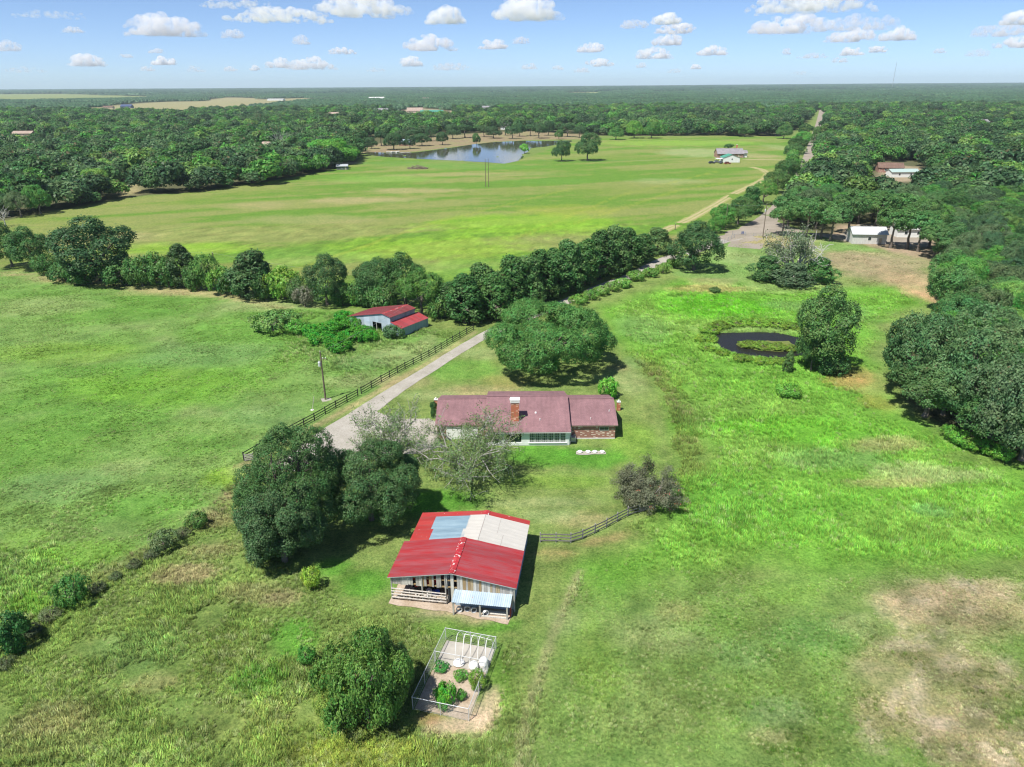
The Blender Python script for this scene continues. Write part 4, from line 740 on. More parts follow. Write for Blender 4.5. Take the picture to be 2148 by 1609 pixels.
# shrubs about the place
SHR = [('thicket', 775, 1508, 1342, 200, (0.072, 0.125, 0.026), 'thicket', 'big round thicket left of the fenced garden pen'), ('thicket', 820, 1465, 1362, 110, (0.055, 0.10, 0.03), 'thicket', 'dark upright thicket against the garden pen fence'), ('thicket', 715, 1500, 1405, 110, (0.15, 0.19, 0.04), 'thicket', 'yellow-green outer side of the thicket by the pen'),
       ('bush_a', 32, 1362, 1283, 84, (0.035, 0.085, 0.022), 'shrub', 'dark green shrub at the left edge with a black shadow'), ('bush_b', 155, 1268, 1215, 78, (0.06, 0.13, 0.03), 'shrub', 'feathery shrub on the brushy fence line, lower left'), ('bush_b', 345, 1152, 1115, 64, (0.09, 0.12, 0.05), 'shrub', 'brownish shrub on the brushy fence line'), ('bush_a', 416, 1104, 1072, 44, (0.07, 0.12, 0.03), 'shrub', 'dark little shrub at the top of the brushy fence line'),
       ('bush_b', 655, 1232, 1190, 46, (0.20, 0.26, 0.04), 'shrub', 'yellow shrub under the tall dark elm'), ('bush_b', 645, 1390, 1358, 44, (0.07, 0.16, 0.03), 'shrub', 'small green shrub in the weeds left of the thicket'), ('bush_b', 1655, 832, 808, 58, (0.10, 0.19, 0.03), 'shrub', 'low yellow-green shrub in the meadow below the pond'), ('bush_b', 1500, 615, 602, 26, (0.06, 0.10, 0.03), 'shrub', 'tiny dark shrub in the meadow above the pond'),
       ('bush_a', 824, 708, 680, 44, (0.05, 0.095, 0.035), 'shrub', 'dark rounded shrub at the old barn door'), ('bush_b', 575, 692, 655, 110, (0.09, 0.15, 0.04), 'shrub', 'rough bramble left of the old barn'), ('bush_b', 628, 700, 672, 56, (0.09, 0.19, 0.03), 'shrub', 'clump of tall green reeds left of the old barn vines'), ('bush_a', 910, 862, 840, 16, (0.03, 0.07, 0.02), 'shrub', 'dark shrub by the brick column at the garage end'), ('bush_a', 910, 876, 856, 14, (0.035, 0.075, 0.02), 'shrub', 'dark shrub against the garage end wall'),
       ('bush_a', 932, 1476, 1432, 50, (0.075, 0.19, 0.02), 'garden_bush', 'round glossy green bush inside the garden pen'), ('bush_b', 1001, 1443, 1408, 42, (0.12, 0.19, 0.03), 'garden_bush', 'loose green bush on the pen fence'), ('bush_b', 966, 1424, 1408, 34, (0.085, 0.19, 0.03), 'garden_bush', 'low green plants in front of the white tubs'), ('bush_b', 926, 1404, 1391, 36, (0.05, 0.16, 0.03), 'garden_bush', 'low green plants along the concrete slab edge'), ('bush_b', 968, 1465, 1448, 26, (0.08, 0.18, 0.03), 'garden_bush', 'small seedling beside the round glossy bush')]
for t in SHR: ptree(*t, cat='shrub')
BRUSH = [(70, 1330, 44), (108, 1297, 50), (205, 1240, 40), (245, 1215, 28), (285, 1190, 34), (318, 1170, 34), (385, 1125, 36), (12, 1400, 44)]
for i, (px, py, w_) in enumerate(BRUSH): ptree('bush_b', px, py, py - 8 - w_ * .2, w_, jit((0.075, 0.095, 0.045)), 'brush_clump', ['brown-green brush just right of the dark edge shrub', 'brown-green brush below the feathery shrub', 'brown-green brush right of the feathery shrub', 'brown-green brush midway on the brushy fence line', 'brown-green brush above the middle of the fence line', 'brown-green brush left of the brownish shrub', 'brown-green brush between brownish and dark little shrubs', 'brown-green brush at the bottom left edge'][i], 'brush')
VINE = [(668, 718, 42), (690, 700, 44), (712, 690, 40), (700, 722, 46), (735, 716, 50), (762, 708, 44), (735, 690, 38), (655, 705, 36), (715, 736, 44), (775, 716, 30), (722, 676, 36)]
for i, (px, py, w_) in enumerate(sorted(VINE)): ptree('bush_a', px, py, py - 26, w_ * 1.25, jit((0.05, 0.145, 0.014), .12), 'vine_mound', NTH[i] + ' bright green vine mound from the left by the old barn', 'vine', 'vine mounds at the old barn')
for i, (px, py, w_) in enumerate(sorted([(2020, 935, 60), (2060, 950, 60), (2100, 965, 50), (1990, 920, 40)])): ptree('bush_b', px, py, py - 28, w_, jit((0.10, 0.20, 0.03)), 'wood_edge_bush', NTH[i] + ' light green bush from the left at the near wood foot', 'bush', 'bushes at the foot of the wood')
for i, (px, py, w_) in enumerate(sorted([(1480, 715, 40), (1490, 697, 40), (1510, 688, 40), (1545, 682, 46), (1590, 682, 46), (1630, 684, 46), (1660, 690, 40), (1480, 735, 30), (1570, 728, 34), (1600, 731, 40), (1632, 733, 36), (1655, 736, 30), (1515, 745, 26), (1555, 756, 34), (1600, 762, 34), (1640, 764, 30)])): ptree('bush_b', px, py, py - 12, w_ * 1.3, jit((0.115, 0.165, 0.022)), 'water_weed', NTH[i] + ' clump of marsh weed from the left at the pond', 'weed', 'marsh weed round the pond')

# ------------------------------------------------------------------ the woods
WOOD = WOODL
wrs = np.random.RandomState(5)
WP = gpoly(WOOD); CP = [gpoly(c) for c in CLEAR]
def wood_points(sp, ymin, ymax, jitf=0.36):
    hw = ymax * 0.86 + 20; xs = np.arange(-hw, hw, sp); ys = np.arange(ymin, ymax, sp * 0.87)
    X, Y = np.meshgrid(xs, ys); X[1::2] += sp / 2; P = np.stack([X.ravel(), Y.ravel()], 1); P += wrs.uniform(-jitf, jitf, P.shape) * sp
    P = P[np.abs(P[:, 0]) < P[:, 1] * 0.86 + 12]
    P = P[sdist(P, WP) > 1.0]
    for c in CP: P = P[sdist(P, c) < -sp * 0.25]
    return P
FAR_SPOTS = [(906, 240, 44), (870, 237, 32), (791, 211, 60), (801, 236, 24), (893, 211, 30), (1024, 229, 30), (1060, 272, 12), (46, 287, 22), (1474, 219, 26), (562, 311, 14), (577, 211, 70), (662, 215, 60), (1868, 366, 12), (1900, 374, 16), (1340, 214, 40), (1180, 222, 30), (1620, 228, 30), (1960, 232, 40), (420, 262, 24), (130, 300, 20), (700, 244, 26), (2060, 262, 24), (1830, 250, 24), (1500, 248, 20)]
def open_ground(P):
    for px, py, w_ in FAR_SPOTS:
        bx_, by_ = g(px, py); d_ = math.hypot(bx_, by_); ux, uy = -bx_ / d_, -by_ / d_; rx_, ry_ = P[:, 0] - bx_, P[:, 1] - by_; a_ = rx_ * ux + ry_ * uy; c_ = np.abs(rx_ * uy - ry_ * ux)
        P = P[~((a_ > -14) & (a_ < .15 * d_) & (c_ < (w_ * .62 + 9) * (1 - .45 * np.clip(a_ / (.15 * d_), 0, 1))))]
    return P
near = open_ground(wood_points(8.8, 90, 700))
# smaller openings among the trees
near = near[(fbm(near[:, 0] / 45, near[:, 1] / 45, 77, 3) > 0.37) | (sdist(near, WP) < 22)]
score = 1.0 / near[:, 1]
order = np.argsort(-score); N_IND = 262
ind = near[order[:N_IND]]; rest = near[order[N_IND:]]
TONES = [((0.054, 0.104, 0.032), 'mid green'), ((0.038, 0.072, 0.029), 'dark green'), ((0.066, 0.104, 0.042), 'grey-green'), ((0.070, 0.150, 0.028), 'bright green'), ((0.044, 0.090, 0.026), 'deep green'), ((0.105, 0.165, 0.038), 'yellow-green')]
for x, y in ind:
    t = int(wrs.choice(6, p=[.26, .18, .18, .18, .10, .10])); px = proj(x, y, 5)[0]
    if px < 1000: area, gr = 'in the left-hand wood', 'wood left of the hay field'
    elif y < 160: area, gr = 'in the wood right of the pond meadow', 'wood right of the pond meadow'
    else: area, gr = 'in the wood behind the pale shed', 'wood behind the pale shed'
    r_ = wrs.uniform(4.2, 7.6); h_ = wrs.uniform(6.5, 11.5)
    if y < 160: h_ = wrs.uniform(8.5, 11.0); r_ = wrs.uniform(5.0, 7.0)
    plant(OAKS[wrs.randint(5)], x, y, r_, h_, jit(TONES[t][0], .15), 'oak_tree', ('tall ' if h_ > 9.3 else 'low ') + ('broad ' if r_ > 5.8 else 'narrow ') + TONES[t][1] + ' oak ' + area, 'tree', gr + ', ' + TONES[t][1])
for k_, px, py, tp, w_, c_, l_ in [('oak_b', 1915, 835, 652, 165, (0.052, 0.095, 0.034), 'big dark oak jutting out of the wood toward the pond'), ('oak_a', 2010, 885, 700, 170, (0.062, 0.106, 0.040), 'grey-green oak second along the near wood edge'), ('oak_d', 2075, 925, 745, 180, (0.058, 0.095, 0.04), 'broad oak third along the near wood edge'), ('oak_c', 2140, 965, 770, 190, (0.066, 0.10, 0.046), 'large grey-green oak nearest the viewer at the right edge'),
                                  ('oak_b', 1960, 780, 660, 130, (0.064, 0.11, 0.04), 'oak just behind the big dark one at the wood edge'), ('oak_d', 2060, 790, 640, 170, (0.068, 0.116, 0.044), 'pale grey-green oak above the near wood edge'), ('oak_a', 1995, 655, 560, 110, (0.07, 0.13, 0.038), 'green oak at the wood edge beside the dry clearing'), ('elm_a', 1990, 610, 525, 90, (0.062, 0.12, 0.035), 'green oak at the wood edge above the dry clearing')]:
    ptree(k_, px, py, tp, w_, c_, 'oak_tree', l_)
ORD = ['first', 'second', 'third', 'fourth', 'fifth', 'sixth', 'seventh', 'eighth', 'ninth', 'tenth', 'eleventh', 'twelfth', 'thirteenth', 'fourteenth', 'fifteenth']
for i_, (px, py, tp, w_) in enumerate([(1690, 500, 415, 84), (1722, 500, 420, 80), (1742, 505, 432, 76), (1778, 492, 412, 86), (1835, 480, 405, 90), (1868, 520, 440, 84), (1902, 522, 436, 90), (1925, 528, 446, 80), (1948, 520, 440, 80), (1800, 470, 400, 80), (1870, 470, 405, 90), (1652, 478, 410, 80), (1958, 542, 470, 76), (1930, 485, 420, 80), (1640, 494, 432, 60)]):
    ptree('oak_high', px, py, tp, w_, jit((0.062, 0.118, 0.034)), 'oak_tree', ['high-crowned oak left of the shed, near the turnaround', 'high-crowned oak second left of the shed', 'high-crowned oak close to the left end of the shed', 'high-crowned oak behind the left end of the shed', 'high-crowned oak behind the right end of the shed', 'high-crowned oak in front of the right end of the shed', 'high-crowned oak between shed and white building', 'high-crowned oak in front of the white building', 'high-crowned oak at the right side of the white building', 'high-crowned oak farther back behind the shed', 'high-crowned oak between and behind shed and white building', 'high-crowned oak at the right of the turnaround', 'high-crowned oak at the right corner of the dry clearing', 'high-crowned oak behind the white building', 'thin high-crowned oak beside the tall pole'][i_], 'tree', 'oaks shading the shed yard')
# dead trees standing among them
for px, py, tp, sd, l_ in [(1998, 575, 520, 91, 'silvery dead tree leaning out of the wood edge'), (590, 320, 262, 92, 'bare pale dead tree in the left-hand wood'), (12, 475, 425, 93, 'bare dead snag at the left picture edge'), (1945, 262, 248, 94, 'bare grey tree far off in the right-hand wood')]:
    x, y = g(px, py); h = height_at(px, py, tp); segs, tips = grow(sd, h * 0.3, 0.22, 6, h * 0.5, 2, up=0.7, kids=(6, 5), wig=0.3)
    segs = [(a_, b2, max(c_, 0.05), max(d_, 0.05)) for a_, b2, c_, d_ in segs]
    o = thing('dead_tree', l_, 'tree', (x, y, 0)); obj('trunk', seg_mesh('trunk_dead', segs, DEADB), o)

# far woods: one mass, instanced crowns
def loose(name, me):
    return bpy.data.objects.new(name, me)
def low_crown(name, seed, rad, h, n, leaf):
    return lobe_crown(name, seed, rad, h * 0.12, h, n_lobes=10, n_clump=n, per=9, leaf=leaf, rc=1.1, lob=0.42, mat=FOLI, gaps=0.05)[0]
def grove(name, seed, ext, n):
    """patch of canopy: many rounded crown tops, seen from kilometres away"""
    rs = np.random.RandomState(seed); Vs = []; Fs = []; Ls = []; o_ = 0
    base = [(0, 0, 1)] + [(math.cos(a), math.sin(a), 0.55) for a in np.arange(5) * 1.2566] + [(1.25 * math.cos(a + .6), 1.25 * math.sin(a + .6), -0.6) for a in np.arange(5) * 1.2566]
    base = np.array(base); fc = [(0, 1 + i, 1 + (i + 1) % 5) for i in range(5)] + [(1 + i, 6 + i, 1 + (i + 1) % 5) for i in range(5)] + [(1 + (i + 1) % 5, 6 + i, 6 + (i + 1) % 5) for i in range(5)]
    for i in range(n):
        c = rs.uniform(-ext, ext, 2); r = rs.uniform(3.5, 6.5); h = rs.uniform(5.5, 10)
        b_ = base * (1 + rs.uniform(-.22, .22, base.shape)); Vs.append(b_ * (r, r, h * 0.45) + (c[0], c[1], h * 0.55)); Fs.append(np.array(fc) + o_); o_ += len(base)
        lv = rs.uniform(size=3); lv[2] *= 0.9; Ls.append(np.tile(lv, (len(fc), 1)) * 0.6 + 0.2)
    return fast_mesh(name, np.concatenate(Vs), np.concatenate(Fs), FOLI, np.concatenate(Ls))
def gn_scatter(name, pts, scl, rot, tint, idx, protos, mat_label, label):
    me = bpy.data.meshes.new(name); me.from_pydata([tuple(p) for p in pts], [], [])
    def att(n, ty, arr, key):
        a_ = me.attributes.new(n, ty, 'POINT'); a_.data.foreach_set(key, np.asarray(arr).ravel())
    att('scl', 'FLOAT_VECTOR', np.asarray(scl, np.float32), 'vector'); att('rot', 'FLOAT_VECTOR', np.asarray(rot, np.float32), 'vector')
    att('tint', 'FLOAT_COLOR', np.c_[tint, np.ones(len(tint))].astype(np.float32), 'color'); att('pick', 'INT', np.asarray(idx, np.int32), 'value')
    o = obj(name, me); coll = bpy.data.collections.new(name + '_kinds')
    for p in protos: coll.objects.link(p)
    ng = bpy.data.node_groups.new(name + '_scatter', 'GeometryNodeTree'); ng.interface.new_socket('Geometry', in_out='INPUT', socket_type='NodeSocketGeometry'); ng.interface.new_socket('Geometry', in_out='OUTPUT', socket_type='NodeSocketGeometry')
    gi = ng.nodes.new('NodeGroupInput'); go = ng.nodes.new('NodeGroupOutput'); ci = ng.nodes.new('GeometryNodeCollectionInfo'); ip = ng.nodes.new('GeometryNodeInstanceOnPoints')
    ci.inputs['Collection'].default_value = coll; ci.inputs['Separate Children'].default_value = True; ci.inputs['Reset Children'].default_value = True
    def na(n, ty):
        k = ng.nodes.new('GeometryNodeInputNamedAttribute'); k.data_type = ty; k.inputs['Name'].default_value = n; return k.outputs['Attribute']
    e2r = ng.nodes.new('FunctionNodeEulerToRotation'); ng.links.new(na('rot', 'FLOAT_VECTOR'), e2r.inputs[0])
    ng.links.new(gi.outputs[0], ip.inputs['Points']); ng.links.new(ci.outputs[0], ip.inputs['Instance']); ip.inputs['Pick Instance'].default_value = True
    ng.links.new(na('pick', 'INT'), ip.inputs['Instance Index']); ng.links.new(e2r.outputs[0], ip.inputs['Rotation']); ng.links.new(na('scl', 'FLOAT_VECTOR'), ip.inputs['Scale']); ng.links.new(ip.outputs[0], go.inputs[0])
    md = o.modifiers.new('scatter', 'NODES'); md.node_group = ng
    return tag(o, label, None, None, 'stuff')
mid = open_ground(wood_points(10.5, 700, 1700)); far = wood_points(70, 1650, 5200, .3); vfar = wood_points(190, 5000, 16000, .3)
mid = mid[fbm(mid[:, 0] / 70, mid[:, 1] / 70, 78, 3) > 0.40]; far = far[fbm(far[:, 0] / 260, far[:, 1] / 200, 79, 3) > 0.31]
A = np.concatenate([rest, mid]); nA = len(A); tn = np.array([t[0] for t in TONES])
tA = .84 * tn[wrs.choice(6, nA, p=[.22, .24, .15, .18, .12, .09])] * wrs.uniform(.65, 1.25, (nA, 1)); rA = wrs.uniform(0.75, 1.75, nA)
sA = np.stack([rA, rA, rA * wrs.uniform(.7, .95, nA)], 1); pA = wrs.randint(0, 4, nA)
nB = len(far); nC = len(vfar)
tB = (np.array((0.034, 0.064, 0.028)) * wrs.uniform(.75, 1.25, (nB, 1))); tC = (np.array((0.030, 0.055, 0.027)) * wrs.uniform(.7, 1.3, (nC, 1)))
PT = np.concatenate([np.c_[A, np.zeros(nA)], np.c_[far, terr(far[:, 0], far[:, 1])], np.c_[vfar, terr(vfar[:, 0], vfar[:, 1])]])
SCl = np.concatenate([sA, np.ones((nB, 3)) * wrs.uniform(.9, 1.15, (nB, 1)), np.c_[np.full(nC, 2.7), np.full(nC, 2.7), wrs.uniform(1.0, 1.9, nC)]])
RT = np.c_[np.zeros((len(PT), 2)), wrs.uniform(0, 6.28, len(PT))]
PK = np.concatenate([pA, 4 + wrs.randint(0, 2, nB), 4 + wrs.randint(0, 2, nC)])
prot = [loose('a%d_far_crown' % i, low_crown('far_crown', 200 + i, 4.8, 8.5 + 0.5 * i, 120, 1.25)) for i in range(4)] + [loose('b%d_grove' % i, grove('grove', 210 + i, 37, 95)) for i in range(2)]
gn_scatter('far_woods', PT, SCl, RT, np.concatenate([tA, tB, tC]), PK, prot, None, 'unbroken far woodland running back to the horizon')
print('woods', len(ind), nA, nB, nC)

# ------------------------------------------------------------------ standing grass and weeds
def tuft(name, seed, n, h, spread, wid, lean=0.5):
    rs = np.random.RandomState(seed); V = []; Fq = []; L = []
    for i in range(n):
        a = rs.uniform(0, 6.283); r = spread * math.sqrt(rs.uniform()); b0 = np.array((r * math.cos(a), r * math.sin(a), 0)); d = rs.uniform(0, 6.283); le = rs.uniform(0.15, lean); hh = h * rs.uniform(.55, 1.15)
        tip = b0 + np.array((math.cos(d) * le * hh, math.sin(d) * le * hh, hh * (1 - 0.25 * le))); mid_ = b0 * 0.5 + tip * 0.5 + np.array((0, 0, hh * 0.12)); s_ = np.array((-math.sin(d), math.cos(d), 0)) * wid * rs.uniform(.7, 1.3) / 2
        o_ = len(V); V += [b0 - s_ * .8, b0 + s_ * .8, mid_ + s_, mid_ - s_, tip + s_ * .15, tip - s_ * .15]; Fq += [(o_, o_ + 1, o_ + 2, o_ + 3), (o_ + 3, o_ + 2, o_ + 4, o_ + 5)]
        c = rs.uniform(size=3); L += [c, c]
    return fast_mesh(name, np.array(V), np.array(Fq), GRASSM, np.array(L))
TUF = [loose('a_tuft', tuft('tuft', 1, 44, 0.50, 0.34, 0.032, .8)), loose('b_tuft', tuft('tuft', 2, 40, 0.75, 0.40, 0.04, .6)), loose('c_tuft', tuft('tuft', 3, 46, 0.40, 0.42, 0.038, 1.0)), loose('d_weed', tuft('weed', 4, 44, 0.45, 0.32, 0.06, .9))]
grs = np.random.RandomState(9)
def scatter_in(poly, dens, soft=0.0):
    P_ = gpoly(poly); lo = P_.min(0); hi = P_.max(0); hi[1] = min(hi[1], 260); n = int((hi[0] - lo[0]) * (hi[1] - lo[1]) * dens)
    Q = np.c_[grs.uniform(lo[0], hi[0], n), grs.uniform(lo[1], hi[1], n)]; Q = Q[np.abs(Q[:, 0]) < (Q[:, 1] * 0.92 + 19.4) * .79 + 4]
    return Q[sdist(Q, P_) > soft]
def cover_at(Q):
    ix = np.clip(np.searchsorted(gx, Q[:, 0]), 1, NX - 1); iy = np.clip(np.searchsorted(gy, Q[:, 1]), 1, NY - 1)
    return C[iy * NX + ix]
KEEP = [gpoly(p) for p in ([(806, 1215), (880, 1070), (1118, 1085), (1080, 1315), (940, 1300), (815, 1280)], [(858, 1498), (928, 1318), (1046, 1345), (1050, 1440), (1030, 1510), (1000, 1540), (930, 1538)], POND, [(905, 940), (905, 820), (1305, 820), (1305, 930), (1195, 945)])]
GP = []; GS = []; GT = []; GK = []
def grass(poly, dens, hs, kinds, tmul, soft=0.0, thr=None, mixp=0.25, pale=(0.30, 0.35, 0.16), vary=.28, fade=2.5):
    Q = scatter_in(poly, dens, soft - fade * .5); de = sdist(Q, gpoly(poly)) + (fbm(Q[:, 0] / 5, Q[:, 1] / 5, 61, 3) - .5) * fade * 2; ed = sm(de, 0, fade); kp = grs.uniform(size=len(Q)) < ed; Q = Q[kp]; ed = ed[kp]
    for k in KEEP:
        kp = sdist(Q, k) < -0.1; Q = Q[kp]; ed = ed[kp]
    if thr is not None:
        nz = fbm(Q[:, 0] / 4.5, Q[:, 1] / 4.5, 91, 4); kp = nz > thr + grs.uniform(-.09, .09, len(Q)); Q = Q[kp]; ed = ed[kp]
    n = len(Q); t = cover_at(Q) * tmul * grs.uniform(1 - vary, 1 + vary, (n, 1)); t = t * (.68 + .64 * fbm(Q[:, 0] / 2.6, Q[:, 1] / 2.6, 71, 4))[:, None]; pm = (grs.uniform(size=n) < mixp)[:, None] * (fbm(Q[:, 0] / 3, Q[:, 1] / 3, 44, 3) > 0.48)[:, None]
    t = np.where(pm, t * 0.45 + np.array(pale) * 0.55, t); s_ = hs * grs.uniform(.65, 1.35, (n, 1)) * ((0.55 + 0.9 * fbm(Q[:, 0] / 7, Q[:, 1] / 7, 23, 3)) * (.45 + .55 * ed))[:, None]
    GP.append(np.c_[Q, np.full(n, -0.04)]); GS.append(np.repeat(s_, 3, 1)); GT.append(t); GK.append(grs.choice(kinds, n))
grass(FRONTL, 16, 0.5, [0, 1, 2, 3], 1.0, 0.2, 0.34, 0.22)
grass([(0, 1130), (330, 1160), (560, 1270), (640, 1300), (760, 1420), (1080, 1560), (1060, 1700), (-300, 1700), (-300, 1300)], 6, 0.8, [0, 1, 3], np.array((1.0, 1.06, .9)), 0, 0.42, 0.2)
grass(TALL, 6.5, 0.66, [0, 1, 1], 1.1, 0.3, 0.34, 0.10, vary=.18, fade=7)
grass([(1385, 860), (1460, 840), (1520, 960), (1560, 1040), (1900, 1100), (2148, 1120), (2300, 1190), (1900, 1180), (1700, 1190), (1500, 1150), (1400, 1090), (1210, 1190), (1160, 1180), (1330, 1090), (1400, 1060), (1420, 980)], 8, 0.85, [0, 1, 1], 1.08, 0, 0.30, 0.14, vary=.2, fade=5)
grass([(1210, 1185), (1240, 1195), (1190, 1330), (1140, 1480), (1120, 1640), (1075, 1640), (1095, 1490), (1140, 1330)], 20, 0.78, [0, 1, 1], np.array((1.2, 1.12, 1.25)), -.4, 0.36, 0.4, (0.30, 0.33, 0.17), fade=1.6)
grass([(1325, 755), (1388, 830), (1408, 900), (1416, 990), (1385, 1075), (1450, 1085), (1490, 990), (1465, 880), (1430, 800), (1365, 735)], 9, 0.95, [0, 1, 3], np.array((1.0, .9, .95)), 0, 0.3, 0.3, (.24, .22, .11), vary=.3, fade=1.5)
grass(FRONTR, 12, 0.34, [0, 2, 3], 1.0, 0.2, 0.38, 0.25, vary=.2)
grass([(1430, 1340), (1640, 1300), (2148, 1380), (2200, 1640), (1500, 1640)], 1.2, 0.55, [2, 2, 3], np.array((0.55, 0.72, 0.45)), 0, 0.5, 0.0)
grass(LEFTP, 5, 0.34, [0, 2], 1.0, 0.5, 0.40, 0.2, vary=.2)
grass([(0, 1000), (460, 1000), (440, 1090), (0, 1330)], 6, 0.4, [0, 2, 3], 1.0, 0, 0.40, 0.25)
grass([(560, 640), (760, 660), (960, 700), (860, 770), (760, 800), (560, 760)], 4, 0.7, [0, 1], 1.0, 0, 0.42, 0.3)
grass(MIDR, 2, 0.42, [0, 2], 1.0, 0.5, 0.46, 0.25)
for pl_, dn_ in ((LEFTP, .35), (FRONTR, .5), (FRONTL, .3), (TALL, .12)): grass(pl_, dn_, 0.42, [2], np.array((0.38, 0.52, 0.35)), 0, 0.46, 0.0)  # sparse clumps tinted dark, their colour standing in for shadows among the tufts
grass(YARD, 5, 0.16, [0, 2], 1.0, 0.5, 0.40, 0.15, vary=.15)
grass([(505, 1000), (560, 1010), (480, 1090), (360, 1150), (180, 1250), (0, 1350), (0, 1310), (150, 1215), (330, 1120), (430, 1060)], 8, 0.8, [0, 1, 3], np.array((0.8, 0.78, 0.8)), 0, 0.42, 0.3, (0.2, 0.17, 0.1))
GPa = np.concatenate(GP); nG = len(GPa); print('tufts', nG)
gn_scatter('tall_grass', GPa, np.concatenate(GS), np.c_[grs.uniform(-.12, .12, (nG, 2)), grs.uniform(0, 6.28, nG)], np.clip(np.concatenate(GT), 0, 1), np.concatenate(GK), TUF, None, 'rough tufts of grass and weeds standing in the meadows')

# ------------------------------------------------------------------ building kit
def corr_panel(name, w, L, mat, rib=0.23, hgt=0.035, th=0.004):
    """ribbed metal sheet: width along Y, length along X (slope), z up"""
    n = max(2, int(round(w / rib))); ys = []; zs = []
    for i in range(n):
        y0 = -w / 2 + w * i / n; s_ = w / n; ys += [y0, y0 + s_ * .62, y0 + s_ * .70, y0 + s_ * .90]; zs += [0, 0, hgt, hgt]
    ys.append(w / 2); zs.append(0); k = len(ys)
    V = [(-L / 2, ys[i], zs[i]) for i in range(k)] + [(L / 2, ys[i], zs[i]) for i in range(k)]
    mb = MB().add(V, [(i, k + i, k + i + 1, i + 1) for i in range(k - 1)])
    return mb.mesh(name, mat)
def slope_sheets(parent, x0, z0, x1, z1, y0, y1, w, mat, name='roof_sheet', lift=0.0, over=0.02):
    """sheets covering a roof slope between (x0,z0) and (x1,z1), laid side by side along y"""
    L = math.hypot(x1 - x0, z1 - z0); a_ = math.atan2(z1 - z0, x1 - x0); n = max(1, int(round((y1 - y0) / w))); ww = (y1 - y0) / n; me = corr_panel(name, ww + over, L, mat); res = []
    for i in range(n):
        o = obj(name, me, parent, ((x0 + x1) / 2 - math.sin(a_) * lift, y0 + ww * (i + .5), (z0 + z1) / 2 + math.cos(a_) * lift + 0.004 * (i % 2))); o.rotation_euler = (0, -a_, 0); res.append(o)
    return res
def wall_sheets(parent, p0, p1, z0, z1, w, mat, name='wall_sheet'):
    """upright ribbed sheets from p0 to p1 (xy)"""
    p0 = Vector((*p0, 0)); p1 = Vector((*p1, 0)); d = p1 - p0; n = max(1, int(round(d.length / w))); ww = d.length / n; me = corr_panel(name, ww + 0.01, z1 - z0, mat, hgt=0.025); a_ = math.atan2(d.y, d.x)
    for i in range(n):
        c = p0 + d * ((i + .5) / n); o = obj(name, me, parent, (c.x, c.y, (z0 + z1) / 2)); o.rotation_euler = Euler((0, math.pi / 2, 0)).to_matrix().to_euler(); o.rotation_euler = (Matrix.Rotation(a_ - math.pi / 2, 3, 'Z') @ Matrix.Rotation(math.pi / 2, 3, 'Y')).to_euler()
def gable_roof(parent, x0, x1, ye, yf, ze, zr, mat, th=0.12, name='roof'):
    """ridge along X; eaves at ye (near) and yf (far)"""
    ym = (ye + yf) / 2; mb = MB(); t = th
    prof = [(ye, ze), (ym, zr), (yf, ze), (yf, ze - t), (ym, zr - t), (ye, ze - t)]
    n = 6; V = [(x0, y, z) for y, z in prof] + [(x1, y, z) for y, z in prof]
    mb.add(V, [(0, n, n + 1, 1), (1, n + 1, n + 2, 2), (2, n + 2, n + 3, 3), (3, n + 3, n + 4, 4), (4, n + 4, n + 5, 5), (5, n + 5, n, 0), (0, 1, 4, 5), (1, 2, 3, 4), (n, n + 5, n + 4, n + 1), (n + 1, n + 4, n + 3, n + 2)])
    r = mb.build(name, mat, parent)
    MB().box(((x0 + x1) / 2, ym, zr + 0.012), (x1 - x0 - 0.02, 0.30, 0.045)).build('ridge_cap', mat, r)
    return r
def window(parent, c, w, h, axis='x', fm=None, cols=1, rows=1, depth=0.08, name='window'):
    """window set in a wall; axis: direction of its width; c = centre on the wall face"""
    fm = fm or WHITE; W_ = MB(); t = 0.07
    def bx(mb, dx, dz, sx, sz, dep, off=0.0):
        if axis == 'x': mb.box((c[0] + dx, c[1] - off, c[2] + dz), (sx, dep, sz))
        else: mb.box((c[0] + off, c[1] + dx, c[2] + dz), (dep, sx, sz))
    for sgn in (-1, 1): bx(W_, sgn * (w / 2 - t / 2), 0, t, h, depth); bx(W_, 0, sgn * (h / 2 - t / 2), w - 2 * t - .004, t, depth)
    o = W_.build(name, fm, parent)
    pm = MB(); bx(pm, 0, 0, w - 2 * t, h - 2 * t, 0.03); pm.build('pane', GLASS, o)
    if cols > 1 or rows > 1:
        mm = MB()
        for i in range(1, cols): bx(mm, -w / 2 + w * i / cols, 0, 0.03, h - 2 * t, 0.05, 0.002)
        for i in range(1, rows): bx(mm, 0, -h / 2 + h * i / rows, w - 2 * t, 0.03, 0.044, 0.003)
        mm.build('muntin', fm, o)
    return o

